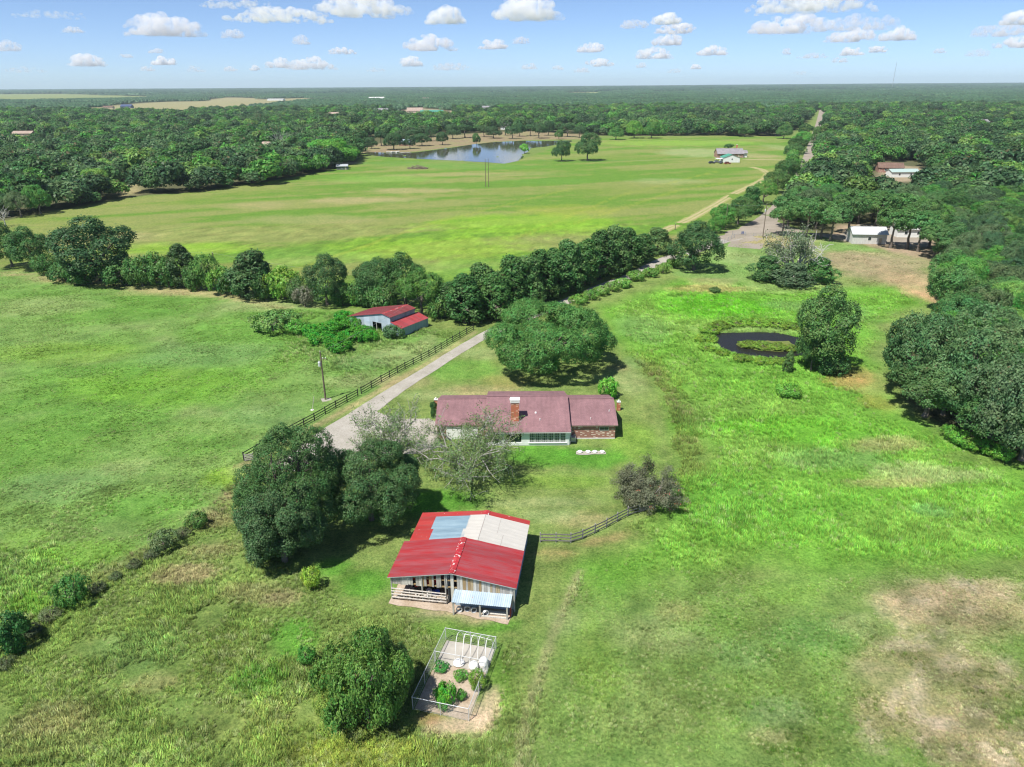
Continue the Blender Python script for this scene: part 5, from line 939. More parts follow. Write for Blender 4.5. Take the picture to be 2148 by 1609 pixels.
# ------------------------------------------------------------------ the farmhouse
H = thing('farmhouse', 'long low brick ranch house with faded red shingle roof', 'house', (2.4, 102, 0)); ox, oy = 2.4, 102.0
def hx(x): return x - ox
def hy(y): return y - oy
MX0, MX1 = -4.0, 8.75
main = gable_roof(H, hx(MX0), hx(MX1), hy(94.5), hy(109.8), 2.55, 5.05, SHINGLE)
wing = gable_roof(H, hx(8.80), hx(16.05), hy(96.75), hy(108.2), 2.5, 4.38, SHINGLE)
gar = gable_roof(H, hx(-11.75), hx(-4.05), hy(97.0), hy(108.4), 2.5, 4.40, SHINGLE)
def gwall(x, y0, y1, ze, zr, m, nm='gable_wall', t=0.2):
    V = []; 
    for dx in (0, t): V += [(hx(x) + dx, hy(y0), 0), (hx(x) + dx, hy(y1), 0), (hx(x) + dx, hy(y1), ze), (hx(x) + dx, hy((y0 + y1) / 2), zr), (hx(x) + dx, hy(y0), ze)]
    MB().add(V, [(0, 1, 2, 3, 4), (9, 8, 7, 6, 5)] + [(i, 5 + i, 5 + (i + 1) % 5, (i + 1) % 5) for i in range(5)]).build(nm, m, H)
MB().box((hx(12.05), hy(97.2), 1.16), (7.3, 0.2, 2.32)).build('wall', BRICK, H)
MB().box((hx(12.05), hy(97.16), 0.09), (7.34, 0.22, 0.18)).build('foundation', CONCP, H)
MB().box((hx(12.05), hy(107.8), 1.16), (7.3, 0.2, 2.32)).build('wall', BRICK, H)
gwall(15.55, 97.32, 107.68, 2.3, 4.1, BRICK); gwall(-11.5, 97.5, 107.9, 2.3, 4.1, BRICK); gwall(8.50, 95.2, 109.2, 2.35, 4.6, WHITES); gwall(-3.95, 95.2, 109.2, 2.35, 4.6, WHITES)
MB().box((hx(-7.6), hy(97.4), 1.16), (7.5, 0.2, 2.32)).build('wall', BRICK, H); MB().box((hx(2.35), hy(109.2), 1.16), (12.2, 0.2, 2.32)).build('wall', BRICK, H)
MB().box((hx(-7.6), hy(107.9), 1.16), (7.5, 0.2, 2.32)).build('wall', BRICK, H)
MB().box((hx(-7.7), hy(97.27), 1.05), (4.8, 0.06, 2.1)).build('garage_door', WHITE, H)
# glazed sun room along the back
MB().box((hx(2.4), hy(95.15), 0.25), (12.2, 0.2, 0.5)).build('sunroom_base', WHITES, H); MB().box((hx(2.4), hy(95.15), 2.26), (12.2, 0.2, 0.2)).build('sunroom_header', WHITES, H)
wx = [3.0 + 0.92 * i for i in range(6)]
for x_ in wx: window(H, (hx(x_), hy(95.10), 1.33), 0.84, 1.64, 'x', WHITE, 3, 6)
for x_, w_ in [(1.95, 1.2), (8.25, 0.5), (-1.5, 1.0)]: MB().box((hx(x_), hy(95.15), 1.33), (w_, 0.18, 1.66)).build('siding_panel', WHITES, H)
MB().box((hx(0.45), hy(95.2), 1.0), (1.5, 0.06, 1.98)).build('glass_door', GLASS, H); MB().box((hx(-2.9), hy(95.2), 1.33), (1.7, 0.06, 1.64)).build('patio_window', GLASS, H)
MB().box((hx(5.3), hy(94.97), 0.46), (5.8, 0.14, 0.05)).build('sill', WHITE, H)
for x0_, x1_, ye_ in [(MX0, MX1, 94.5), (8.8, 16.05, 96.75), (-11.75, -4.05, 97.0)]: MB().box((hx((x0_ + x1_) / 2), hy(ye_ + 0.03), 2.39), (x1_ - x0_ - .02, 0.05, 0.14)).build('fascia', WHITE if x0_ == MX0 else TAN, H)
window(H, (hx(14.0), hy(97.08), 1.75), 1.45, 0.62, 'x', GREYP, 2, 1)
ch = MB().box((0, 0, 0), (1.22, 0.95, 3.3)).build('chimney', BRICKC, H, (hx(0.42), hy(97.15), 4.65))
MB().box((0, 0, 1.80), (1.42, 1.15, 0.28)).build('chimney_cap', CONCP, ch); MB().box((0, 0, 2.10), (1.42, 1.15, 0.12)).box((-.6, 0, 1.99), (.12, 1.0, .12)).box((.6, 0, 1.99), (.12, 1.0, .12)).build('chimney_hood', WHITE, ch)
MB().box((0, 0.02, 1.99), (1.0, .7, .09)).build('flue_opening', DARK, ch)
for px_, y_, r_ in [(3.6, 98.4, .16), (4.2, 96.9, .07), (15.0, 99.6, .06), (-0.4, 101.2, .05), (12.0, 98.0, .05)]:
    zr = 2.55 + (y_ - 94.5) * 0.327 if px_ < 8.7 else 2.5 + (y_ - 96.75) * 0.328
    MB().tube((hx(px_), hy(y_), zr - .05), (hx(px_), hy(y_), zr + .28 if r_ < .1 else zr + .14), r_, r_, 8).build('roof_vent', WHITE, H)
MB().box((hx(8.9), hy(96.4), 1.2), (.08, .08, 2.3)).build('downpipe', WHITE, H); MB().box((hx(9.25), hy(96.35), 0.4), (.8, .8, .75)).build('air_unit', GREYP, H)
for px_, py_, l_ in [(915.3, 855, 'square brick column with pale lamp at the garage end of the house'), (1297, 860, 'brick column at the far right corner of the house')]:
    x, y = g(px_, py_); o = thing('brick_column', l_, 'column', (x, y, 0)); MB().box((0, 0, .75), (.55, .55, 1.5)).build('shaft', BRICKC, o); MB().box((0, 0, 1.53), (.65, .65, .08)).build('cap', CONCP, o); MB().lathe([(.05, 0), (.12, .05), (.14, .22), (.06, .32)], (0, 0, 1.57), 8).build('lamp', WHITE, o)
for i, px_ in enumerate((1216.5, 1233.5, 1247.5, 1263)):
    x, y = g(px_, 949); o = thing('septic_lid', ['round pale tank lid on the lawn, nearest the chimney end', 'round pale tank lid, second from the left of four on the lawn', 'round pale tank lid, third from the left of four on the lawn', 'round pale tank lid on the lawn, rightmost of four'][i], 'tank lid', (x, y, 0), group='tank lids on the back lawn')
    MB().lathe([(.36, 0), (.36, .14), (.30, .15)], (0, 0, 0), 16).build('riser', CONC, o); MB().lathe([(.37, .152), (.37, .19), (.31, .235), (.07, .26)], (0, 0, 0), 16).build('lid', POLY, o)
sheet('lid_gravel', gpoly([(1208, 946), (1268, 945.5), (1271, 952.5), (1208, 953)]), 0.014, gravel_mat('lid_stone', (.42, .40, .35), (.32, .3, .25)), 'strip of pale gravel round the tank lids', 0.3, 0.5)

# ------------------------------------------------------------------ the near barn
BA = -math.radians(8.2); B = thing('red_barn', 'open-fronted barn with red metal roof patched in grey and white', 'barn', (-13.09, 60.23, 0), BA)
slope_sheets(B, 0, 3.0, 6.85, 4.17, 0, 6.35, 0.91, REDR); slope_sheets(B, 6.85, 4.17, 13.55, 3.0, 0, 6.35, 0.91, REDR)
slope_sheets(B, 0.5, 2.86, 8.4, 3.86, 6.25, 12.45, 0.89, REDOLD); slope_sheets(B, 8.4, 3.86, 13.5, 2.86, 6.25, 12.45, 0.89, REDOLD)
sl = (3.86 - 2.86) / 7.9; sr2 = (3.86 - 2.86) / 5.1
slope_sheets(B, 2.75, 2.86 + sl * 2.25, 6.65, 2.86 + sl * 6.15, 6.38, 8.9, 0.84, BLUEMET, 'patch_sheet', 0.05); slope_sheets(B, 2.45, 2.86 + sl * 1.95, 6.65, 2.86 + sl * 6.15, 8.9, 11.4, 0.84, BLUEMET, 'patch_sheet', 0.05)
for k, (a0, a1, b0, b1) in enumerate([(6.3, 8.4, 6.38, 8.7), (6.55, 8.4, 8.7, 11.5)]): slope_sheets(B, a0, 2.86 + sl * (a0 - .5), a1, 2.86 + sl * (a1 - .5), b0, b1, 2.4, WHITEMET, 'white_panel', 0.065)
for a0, a1, b0, b1 in [(8.4, 10.9, 6.38, 8.4), (10.9, 13.5, 6.38, 8.4), (8.4, 10.2, 8.4, 11.5), (10.2, 13.5, 8.4, 11.5)]: slope_sheets(B, a0 + .01, 3.86 - sr2 * (a0 - 8.4), a1 - .01, 3.86 - sr2 * (a1 - 8.4), b0 + .01, b1 - .01, 2.6, WHITEMET, 'white_panel', 0.065 + 0.004 * (b0 > 7))
V = []
def cap(y0, y1, xr, zr, mat, nm='ridge_cap'):
    for i in range(int((y1 - y0) / 0.9)):
        yy = y0 + 0.9 * i; mb = MB(); w = 0.34
        mb.add([(xr - w, yy, zr - .012), (xr, yy, zr + .055), (xr + w, yy, zr - .012), (xr - w, yy + .91, zr - .012), (xr, yy + .91, zr + .055), (xr + w, yy + .91, zr - .012)], [(0, 1, 4, 3), (1, 2, 5, 4)]); mb.build(nm, mat, B)
cap(0, 6.35, 6.85, 4.22, CAPFLAKE); cap(11.5, 12.45, 8.4, 3.92, CAPFLAKE)
# gable boards
brs = random.Random(4); WMe = {}
x_ = 0.35; yb = 0.34
while x_ < 13.1:
    w = brs.choice([.22, .26, .3, .34]); xe = min(x_ + w, 13.15); xm = (x_ + xe) / 2; zt = 3.0 + (xm / 6.85 * 1.17 if xm < 6.85 else (13.55 - xm) / 6.7 * 1.17) - 0.10; zb = 2.05 - (brs.uniform(0, .12)) if xm < 6.3 else 0.05
    if brs.random() < 0.10: zb = zt - brs.uniform(.25, .45)
    if not (brs.random() < 0.05 and xm < 9):
        m = WOODS[brs.choice([0, 0, 2, 2, 1, 1, 3] if xm < 10 else [0, 0, 0, 2, 1])]
        MB().box((xm, yb + brs.uniform(-.012, .012), (zt + zb) / 2), (xe - x_ - .018, .028, zt - zb)).build('board', m, B)
    x_ = xe
MB().box((6.8, 0.42, 2.1), (13.0, .08, .14)).build('girt', WOODS[3], B); MB().box((6.8, 0.42, 2.95), (13.0, .08, .12)).build('girt', WOODS[3], B)
wall_sheets(B, (13.15, 0.3), (13.15, 12.3), 0.02, 2.92, 0.92, WALLMET); wall_sheets(B, (0.75, 6.3), (0.75, 12.3), 0.02, 2.85, 0.92, WALLMET); wall_sheets(B, (0.75, 12.3), (13.15, 12.3), 0.02, 2.86, 0.92, WALLMET); wall_sheets(B, (0.7, 6.2), (13.1, 6.2), 0.02, 2.9, 0.95, WALLOLD, 'inner_sheet')
wall_sheets(B, (6.3, 0.45), (6.3, 6.1), 0.02, 3.6, 0.95, WALLOLD, 'inner_sheet')
for x_, y_, h_ in [(0.3, 0.3, 3.0), (3.6, 0.3, 3.5), (6.1, 0.3, 3.95), (0.3, 3.2, 3.0), (0.3, 6.0, 3.0), (13.3, 0.2, 2.9)]: MB().tube((x_, y_, -.1), (x_, y_, h_ - .05), .09, .08, 8).build('post', WOODS[0], B)
for k, z_ in enumerate((0.35, 0.72, 1.08, 1.42)): MB().tube((0.25, 0.16 + .02 * k, z_ + .05), (6.15, 0.16, z_ - .02), .075, .065, 8).build('rail', RAILW, B)
for x_ in (2.2, 4.3): MB().tube((x_, .26, -.1), (x_, .26, 1.5), .06, .06, 6).build('rail_post', RAILW, B)
MB().add([(0.0, -.03, 2.93), (6.85, -.03, 4.10), (13.55, -.03, 2.93), (13.55, -.03, 3.0), (6.85, -.03, 4.18), (0, -.03, 3.0)], [(0, 1, 4, 5), (1, 2, 3, 4)]).build('barge_strip', GALVP, B)
sheet('barn_floor', [Matrix.Rotation(BA, 2) @ Vector(p) + Vector((-13.09, 60.23)) for p in [(0, -.5), (6.4, -.9), (12.9, -1.9), (13.2, -.2), (13.1, 6.2), (.4, 6.2)]], 0.018, DIRT, 'dusty earth floor of the barn front', 0.2, 0.6)
# lean-to on the front
LT = []
me = corr_panel('lean_to_sheet', 0.88, 1.75, GALV); aL = math.atan2(0.30, 1.7)
for i in range(7):
    o = obj('lean_to_sheet', me, B, (7.05 + .86 * (i + .5) , -0.46, 1.80 + .004 * (i % 2))); o.rotation_euler = (Matrix.Rotation(math.pi / 2, 3, 'Z') @ Matrix.Rotation(-aL, 3, 'Y')).to_euler()
for x_, y_ in [(7.2, -1.15), (9.95, -1.15), (12.75, -1.2)]: MB().box((x_, y_, .78), (.16, .16, 1.7)).build('lean_to_post', WOODS[0], B)
MB().box((10.0, -1.15, 1.60), (5.7, .1, .12)).build('lean_to_beam', WOODS[0], B); MB().box((9.9, 0.22, .85), (5.6, .05, 1.6)).build('lean_to_back', WALLMET, B)
MB().box((11.4, -1.12, .08), (2.8, .12, .16)).build('sill_beam', WOODS[2], B); MB().box((13.02, -.6, .7), (.1, .5, 1.3)).build('red_panel', simple('faded_red_board', (.35, .06, .05), .8, .3, 4), B)
def bpt(x, y): v = Matrix.Rotation(BA, 2) @ Vector((x, y)); return (v.x - 13.09, v.y + 60.23)
# things kept in and under the barn
tx, ty = bpt(3.1, 2.2); T = thing('tractor', 'small red tractor parked in the open barn bay', 'tractor', (tx, ty, 0.02), BA + 0.5)
MB().box((0.75, 0, .85), (1.3, .6, .5)).box((1.42, 0, .8), (.08, .56, .5)).build('hood', REDP, T); MB().box((-.2, 0, .62), (1.2, .7, .35)).build('chassis', DARK, T)
MB().box((-.5, 0, .98), (.5, .5, .12)).box((-.75, 0, 1.2), (.1, .5, .4)).build('seat', DARK, T); MB().tube((.1, 0, 1.0), (-.05, 0, 1.35), .03).build('steering_column', DARK, T)
for sx, sy, r_, w_ in [(-.5, .6, .58, .34), (-.5, -.6, .58, .34), (1.05, .5, .34, .2), (1.05, -.5, .34, .2)]:
    w = MB().lathe([(r_ * .55, -w_ / 2), (r_ * .9, -w_ / 2), (r_, -w_ / 2 + .05), (r_, w_ / 2 - .05), (r_ * .9, w_ / 2), (r_ * .55, w_ / 2)], (0, 0, 0), 18).build('wheel', DARK, T, (sx, sy, r_)); w.rotation_euler = (math.pi / 2, 0, 0)
    MB().lathe([(r_ * .5, -w_ / 2 + .02), (r_ * .5, w_ / 2 - .02)], (0, 0, 0), 12).build('rim', REDP, w)
for sy in (.6, -.6): MB().box((-.5, sy, 1.2), (1.0, .36, .06)).build('fender', REDP, T)
for x_, y_, m, nm, l_ in [(4.6, 1.5, BLUEP, 'blue_barrel', 'blue plastic barrel lying in the barn bay'), (4.05, 1.2, POLY, 'white_drum', 'white plastic drum standing beside the blue barrel')]:
    x, y = bpt(x_, y_); o = thing(nm, l_, 'barrel', (x, y, .02), BA)
    bb = MB().lathe([(.26, 0), (.29, .04), (.29, .28), (.305, .3), (.29, .32), (.29, .58), (.305, .6), (.29, .62), (.29, .86), (.26, .9)], (0, 0, 0), 16).build('body', m, o); MB().tube((.1, .1, .9), (.1, .1, .93), .04).build('bung', DARK, bb)
    if nm == 'blue_barrel': bb.rotation_euler = (0, math.pi / 2, .3); bb.location = (-.4, 0, .3)
for i in range(13):
    x, y = bpt(.9 + .42 * i + brs.uniform(-.1, .1), .55 + brs.uniform(0, .5)); L_ = brs.uniform(.5, .9); o = MB().tube((-L_ / 2, 0, .11), (L_ / 2, 0, .12 + brs.uniform(0, .1)), .10, .085, 8).build('firewood_log', RAILW, None, (x, y, .02), brs.uniform(0, 3.1)); tag(o, NTH[i] + ' short grey log from the left behind the barn rails', 'log', 'logs scattered behind the barn rails')
for i, (x_, y_) in enumerate([(7.7, -.7), (8.5, -.5), (9.2, -.6), (10.5, -.9)]):
    x, y = bpt(x_, y_); mb = MB()
    for k in range(3):
        ring = [(.3 * math.cos(t), .08 * k - .08, .3 + .3 * math.sin(t)) for t in np.linspace(0, 6.283, 15)]; mb.path(ring, .04, 5)
    o = mb.build('wire_coil', GALVP, None, (x, y, .02), BA + .2 * i); tag(o, ['coil of pale wire by the left lean-to post', 'second coil of wire under the lean-to', 'coil of wire in the middle of the lean-to', 'coil of wire right of the middle lean-to post'][i], 'wire coil')
x, y = bpt(11.4, -.65); tag(MB().box((0, 0, .12), (2.6, .24, .06)).box((.05, .3, .09), (2.5, .2, .06)).box((0, .12, .17), (2.2, .2, .05)).build('plank_pile', WOODS[2], None, (x, y, .02), BA), 'few pale planks lying under the lean-to', 'planks')

# ------------------------------------------------------------------ old barn across the drive
OA = math.atan2(-0.56, 0.83); OB = thing('old_barn', 'old lopsided barn with rusty red roof and pale metal walls', 'barn', (-26.33, 147.31, 0), OA); D_ = 8.2
slope_sheets(OB, -13.2, 1.95, -2.2, 4.45, -.25, D_, 0.85, REDRUST); slope_sheets(OB, -2.2, 4.45, 0.25, 3.95, -.25, D_, 0.85, REDRUST)
for i in range(9): MB().add([(-2.5, -.25 + .93 * i, 4.40), (-2.2, -.25 + .93 * i, 4.50), (-1.9, -.25 + .93 * i, 4.40), (-2.5, .69 + .93 * i, 4.40), (-2.2, .69 + .93 * i, 4.50), (-1.9, .69 + .93 * i, 4.40)], [(0, 1, 4, 3), (1, 2, 5, 4)]).build('ridge_cap', CAPFLAKE, OB)
n_ = 14
for i in range(n_):
    xa = -12.6 + 12.6 * i / n_; xb = xa + 12.6 / n_ - .004
    zt = lambda q: (1.95 + (q + 13.2) / 11 * 2.5 if q < -2.2 else 4.45 - (q + 2.2) / 2.45 * .5) - .07
    z0 = 2.1 if -5.6 < (xa + xb) / 2 < -2.7 else 0.0
    if -2.2 > xa and -2.2 < xb: poly = [(xa, z0), (xb, z0), (xb, zt(xb)), (-2.2, 4.36), (xa, zt(xa))]
    else: poly = [(xa, z0), (xb, z0), (xb, zt(xb)), (xa, zt(xa))]
    MB().prism(poly, 0, .05).build('wall_sheet', WALLOLD, OB)
wall_sheets(OB, (0, 0.06), (0, D_ - .2), 0, 3.9, .9, WALLMET); wall_sheets(OB, (-12.6, 0.06), (-12.6, D_ - .2), 0, 1.95, .9, WALLOLD); wall_sheets(OB, (-12.6, D_ - .2), (0, D_ - .2), 0, 2.0, .9, WALLOLD)
MB().box((-4.15, .06, 2.12), (3.0, .1, .12)).build('door_lintel', WOODS[2], OB); MB().tube((-4.3, 0.1, 0), (-4.3, .1, 2.1), .08).build('door_post', WOODS[2], OB); MB().box((-7.0, -.05, 1.0), (1.6, .05, 2.0)).build('sliding_door', WALLOLD, OB)
slope_sheets(OB, 0.03, 2.85, 3.2, 1.95, -.1, 9.0, .9, REDR, 'lean_to_sheet'); wall_sheets(OB, (3.05, 0), (3.05, 8.9), 0, 1.9, .9, WALLMET, 'lean_to_wall'); MB().prism([(0.03, 0), (3.03, 0), (3.03, 1.9), (0.03, 2.78)], 0, .04).build('lean_to_end', WALLMET, OB)

# ------------------------------------------------------------------ fenced garden pen with hoops and tubs
PA = math.atan2(-1.27, 4.95); PEN = (-8.8, 46.03); pw, pl = 5.1, 8.75
def ppt(x, y): v = Matrix.Rotation(PA, 2) @ Vector((x, y)); return (v.x + PEN[0], v.y + PEN[1])
P = thing('garden_pen', 'chain-link garden pen enclosing bushes and a concrete slab', 'fence', (*PEN, 0), PA); ph = 1.4
corn = [(0, 0), (pw, 0), (pw, pl), (0, pl)]; seg_ = [((0, 0), (pw, 0)), ((pw, 0), (pw, pl)), ((pw, pl), (0, pl)), ((0, pl), (0, 0)), ((0, 5.6), (pw, 5.6))]
posts = set()
for (a0, b0), (a1, b1) in seg_:
    L_ = math.hypot(a1 - a0, b1 - b0); n = max(1, round(L_ / 2.6)); 
    for i in range(n + 1): posts.add((round(a0 + (a1 - a0) * i / n, 2), round(b0 + (b1 - b0) * i / n, 2)))
    MB().tube((a0, b0, ph), (a1, b1, ph), .028, .028, 8).build('top_rail', GALVP, P); MB().tube((a0, b0, .06), (a1, b1, .06), .008, .008, 4).build('bottom_wire', GALVP, P)
    mb = MB(); sp2 = .28; dx, dy = (a1 - a0) / L_, (b1 - b0) / L_; k = int((L_ + ph) / sp2)
    for i in range(1, k):          # crossing diagonal wires
        for sg in (1, -1):
            s_a = i * sp2 - ph; s_b = i * sp2; z_a, z_b = .06, ph
            if s_a < 0: z_a = .06 + (-s_a); s_a = 0
            if s_b > L_: z_b = ph - (s_b - L_); s_b = L_
            if s_b - s_a < .05: continue
            if sg < 0: s_a, s_b = L_ - s_a, L_ - s_b
            mb.tube((a0 + dx * s_a, b0 + dy * s_a, z_a), (a0 + dx * s_b, b0 + dy * s_b, z_b), .0045, .0045, 3, False)
    if (a0, b0) != (0, 5.6): mb.build('wire_mesh', FENCEMESH, P)
for a0, b0 in posts: MB().tube((a0, b0, -.1), (a0, b0, ph + .05), .036, .036, 8).lathe([(.045, 0), (.03, .05), (.005, .06)], (a0, b0, ph + .04), 8).build('post', GALVP, P)
sheet('garden_slab', [ppt(*p) for p in [(.12, 5.55), (5.0, 5.5), (5.0, 8.6), (.12, 8.6)]], 0.05, CONC, 'pale concrete slab in the garden pen', 0.06, .5); sheet('garden_earth', [ppt(*p) for p in [(.1, .1), (5.0, .1), (5.0, 5.6), (.1, 5.6)]], 0.02, DIRT, 'bare garden earth inside the pen', 0.1, .5)
x, y = ppt(1.9, 5.7); HP = thing('hoop_frame', 'row of five white pipe hoops over the concrete slab', 'hoop frame', (x, y, .05), PA)
for i in range(5): MB().path([(.72 * i + .06 * math.sin(3 * t), 1.4 - 1.4 * math.cos(t), (2.45 + .06 * (i % 2)) * math.sin(t)) for t in np.linspace(0, math.pi, 20)], .027, 6).build('hoop', PVC, HP)
MB().path([(0, 2.52, 1.5), (1.5, 2.5, 1.55), (2.9, 2.5, 1.4)], .02, 6).build('purlin', PVC, HP)
for x_, y_, sq, l_, ry in [(2.25, 5.95, (.52, .52, .3), 'flat white tub on the concrete slab under the first hoop', 0), (3.75, 5.8, (.44, .5, .62), 'white barrel-shaped tub in the middle of the slab edge', .5), (4.55, 6.3, (.42, .5, .85), 'tall white domed tub at the fence side of the slab', 0.2)]:
    x, y = ppt(x_, y_); o = thing('white_tub', l_, 'tub', (x, y, .05), PA + ry); o.scale = sq; MB().lathe([(1, 0), (1.0, .5), (.95, .75), (.75, .93), (.4, 1.0), (.12, 1.02)], (0, 0, 0), 20).build('shell', POLY, o, smooth=True); MB().lathe([(1.04, .42), (1.04, .52)], (0, 0, 0), 20).build('band', WHITE, o); MB().lathe([(.2, 1.0), (.2, 1.08), (.12, 1.1)], (0, 0, 0), 10).build('cap', POLY, o)

# ------------------------------------------------------------------ board fences
def fence(name, label, line, n_rail, hgt, step, pm, rm, rail_h=0.14, group=None):
    L = [Vector((*g(*p), 0)) for p in line]; o = thing(name, label, 'fence', L[0], 0, group); O = L[0]; pts = []
    for a, b2 in zip(L[:-1], L[1:]):
        n = max(1, round((b2 - a).length / step)); pts += [a + (b2 - a) * i / n for i in range(n)]
    pts.append(L[-1]); me = MB().box((0, 0, hgt / 2), (.12, .12, hgt + .1)).mesh('post', pm)
    for i, p in enumerate(pts):
        d = (pts[min(i + 1, len(pts) - 1)] - pts[max(i - 1, 0)]); q = obj('post', me, o, p - O, math.atan2(d.y, d.x)); q.rotation_euler = (rnd.uniform(-.02, .02), rnd.uniform(-.02, .02), math.atan2(d.y, d.x))
    for a, b2 in zip(pts[:-1], pts[1:]):
        d = b2 - a; an = math.atan2(d.y, d.x); nr = Vector((-math.sin(an), math.cos(an), 0)) * -0.085
        for k in range(n_rail):
            z_ = hgt * (k + .62) / n_rail + rnd.uniform(-.015, .015); MB().box((0, 0, 0), (d.length - .01, .035, rail_h)).build('rail', rm, o, (a + b2) / 2 - O + nr + Vector((0, 0, z_)), an)
    return o
fence('board_fence', 'long black board fence along the gravel driveway', [(758, 826), (800, 801), (850, 773), (900, 747), (950, 717), (993, 692)], 3, 1.35, 2.6, FENCEB, FENCEB)
fence('board_fence', 'black board fence running down from the pole to the elms', [(751, 831), (705, 856), (660, 882), (615, 906), (570, 932), (512, 966)], 3, 1.35, 2.6, FENCEB, FENCEB)
fence('board_fence', 'weathered grey board fence from the red barn to the crape myrtle', [(1133, 1137), (1166, 1137), (1197, 1138), (1222, 1130), (1248, 1118), (1272, 1106), (1295, 1093.5), (1317, 1082), (1341, 1074)], 3, 1.3, 2.2, POSTG, FENCEG, .15)
fence('fallen_fence', 'broken fence panel sagging under the crape myrtle', [(1343, 1073.5), (1357, 1069), (1373, 1065)], 4, .62, 1.2, FENCEG, FENCEG, .1)
fence('stub_fence', 'short pale fence stub at the lower end of the black fence', [(514, 967), (532, 964)], 4, 1.1, 1.5, POSTG, RAILW)

# ------------------------------------------------------------------ utility poles and wires
TOPS = {}
def pole(key, px, py, top, label, arms=0, trans=False, lean=(0, 0), twin=0.0, h=None, name='utility_pole'):
    x, y = g(px, py); h = h or height_at(px, py, top); o = thing(name, label, 'pole', (x, y, 0))
    for k in range(2 if twin else 1):
        dx = twin * (k - .5) if twin else 0
        MB().tube((dx, 0, -.3), (dx + lean[0], lean[1], h), .17, .11, 10).build('shaft', POLEW, o)
    for k in range(arms):
        MB().box((lean[0], lean[1] - .12, h - .35 - .9 * k), (2.4 + twin, .1, .12)).build('crossarm', POLEW, o)
    ins = [(-1.05, 0), (1.05, 0), (0, .1)] if arms else [(0, .1)]
    for sx, dz in ins: MB().lathe([(.03, 0), (.06, .04), (.04, .08), (.06, .12), (.02, .2)], (lean[0] + sx * (1 if arms else 0), lean[1] - (.12 if arms else 0), h - .28 + dz + (.2 if not arms else 0)), 8).build('insulator', CONCP, o)
    if trans:
        t_ = MB().lathe([(.2, 0), (.24, .05), (.24, .75), (.2, .82), (.08, .9)], (-.32, -.1, h - 2.6), 12).build('transformer', GALVP, o); MB().tube((-.32, -.1, h - 1.75), (-.3, -.1, h - 1.5), .04).build('bushing', CONCP, t_)
        MB().box((.45, -.05, h - 1.25), (.9, .08, .08)).build('arm', POLEW, o)
        for s_ in (.35, .8): MB().lathe([(.05, 0), (.08, .1), (.03, .25)], (s_, -.05, h - 1.2), 8).build('cutout', WHITE, o)
    TOPS[key] = Vector((x + lean[0], y + lean[1], h - .1)); return o
pole('A', 683, 838, 738, 'wooden utility pole with transformer beside the black fence', trans=True)
pole('B', 456, 583, 530, 'leaning utility pole standing in the hedgerow', lean=(-.2, 0))
pole('C', 926, 645, 592, 'utility pole among trees behind the old barn')
pole('D', 1022, 392, 333, 'twin-pole power line support out in the hay field', twin=1.6)
pole('E', 1600, 497, 428, 'tall utility pole by the gravel turnaround', trans=True)
pole('F', 1521, 482, 428, 'bare pole beside the bushes at the lane mouth')
pole('G', 203, 372, 330, 'twin power poles with crossarms at the left wood edge', arms=2, twin=2.0)
pole('H', 1803, 370, 333, 'twin power poles rising from the right-hand wood', twin=4.0, h=15)
pole('I', 1416, 482, 469, 'short old post at the edge of the farm track')
TOPS['L'] = Vector((TOPS['B'].x * 1.9, TOPS['B'].y + 16, 8.2)); TOPS['GL'] = Vector((TOPS['G'].x - 150, TOPS['G'].y - 10, 13))
def wire(label, a, b_, sag, off=(0, 0, 0)):
    a = Vector(a) + Vector(off); b_ = Vector(b_) + Vector(off); mb = MB(); mb.path([a.lerp(b_, t) - Vector((0, 0, sag * 4 * t * (1 - t))) for t in np.linspace(0, 1, 13)], .014, 4); tag(mb.build('power_wire', GREYP), label, 'wire')
wire('power wire from the left edge to the leaning pole', TOPS['L'], TOPS['B'], .8); wire('power wire from the leaning pole to the pole behind the old barn', TOPS['B'], TOPS['C'], .9); wire('power wire from the pole behind the old barn to the transformer pole', TOPS['C'], TOPS['A'], .7)
wire('power wire across the lane mouth between two poles', TOPS['E'], TOPS['F'], .5); wire('upper power wire over the hay field toward the left wood', TOPS['D'], TOPS['G'], 2.5, (.8, 0, 0)); wire('lower power wire over the hay field toward the left wood', TOPS['D'], TOPS['G'], 2.5, (-.8, 0, -.6)); wire('power wire over the hay field toward the right wood', TOPS['D'], TOPS['H'], 3)
wire('power wire leaving the left wood poles', TOPS['G'], TOPS['GL'], 1.5)
x, y = g(655, 860); o = thing('marker_post', 'slim pale leaning post beside the black fence', 'post', (x, y, 0)); MB().tube((0, 0, -.1), (.5, .2, 2.4), .05, .04, 8).build('shaft', RAILW, o); MB().lathe([(.35, 0), (.3, .06), (.1, .08)], (0, 0, -.02), 10).build('footing', CONCP, o)
sheet('pole_pad', gpoly([(672, 836), (694, 835), (697, 841), (676, 843)]), .014, GRAVEL, 'pale gravel pad at the pole foot', .1, .4)

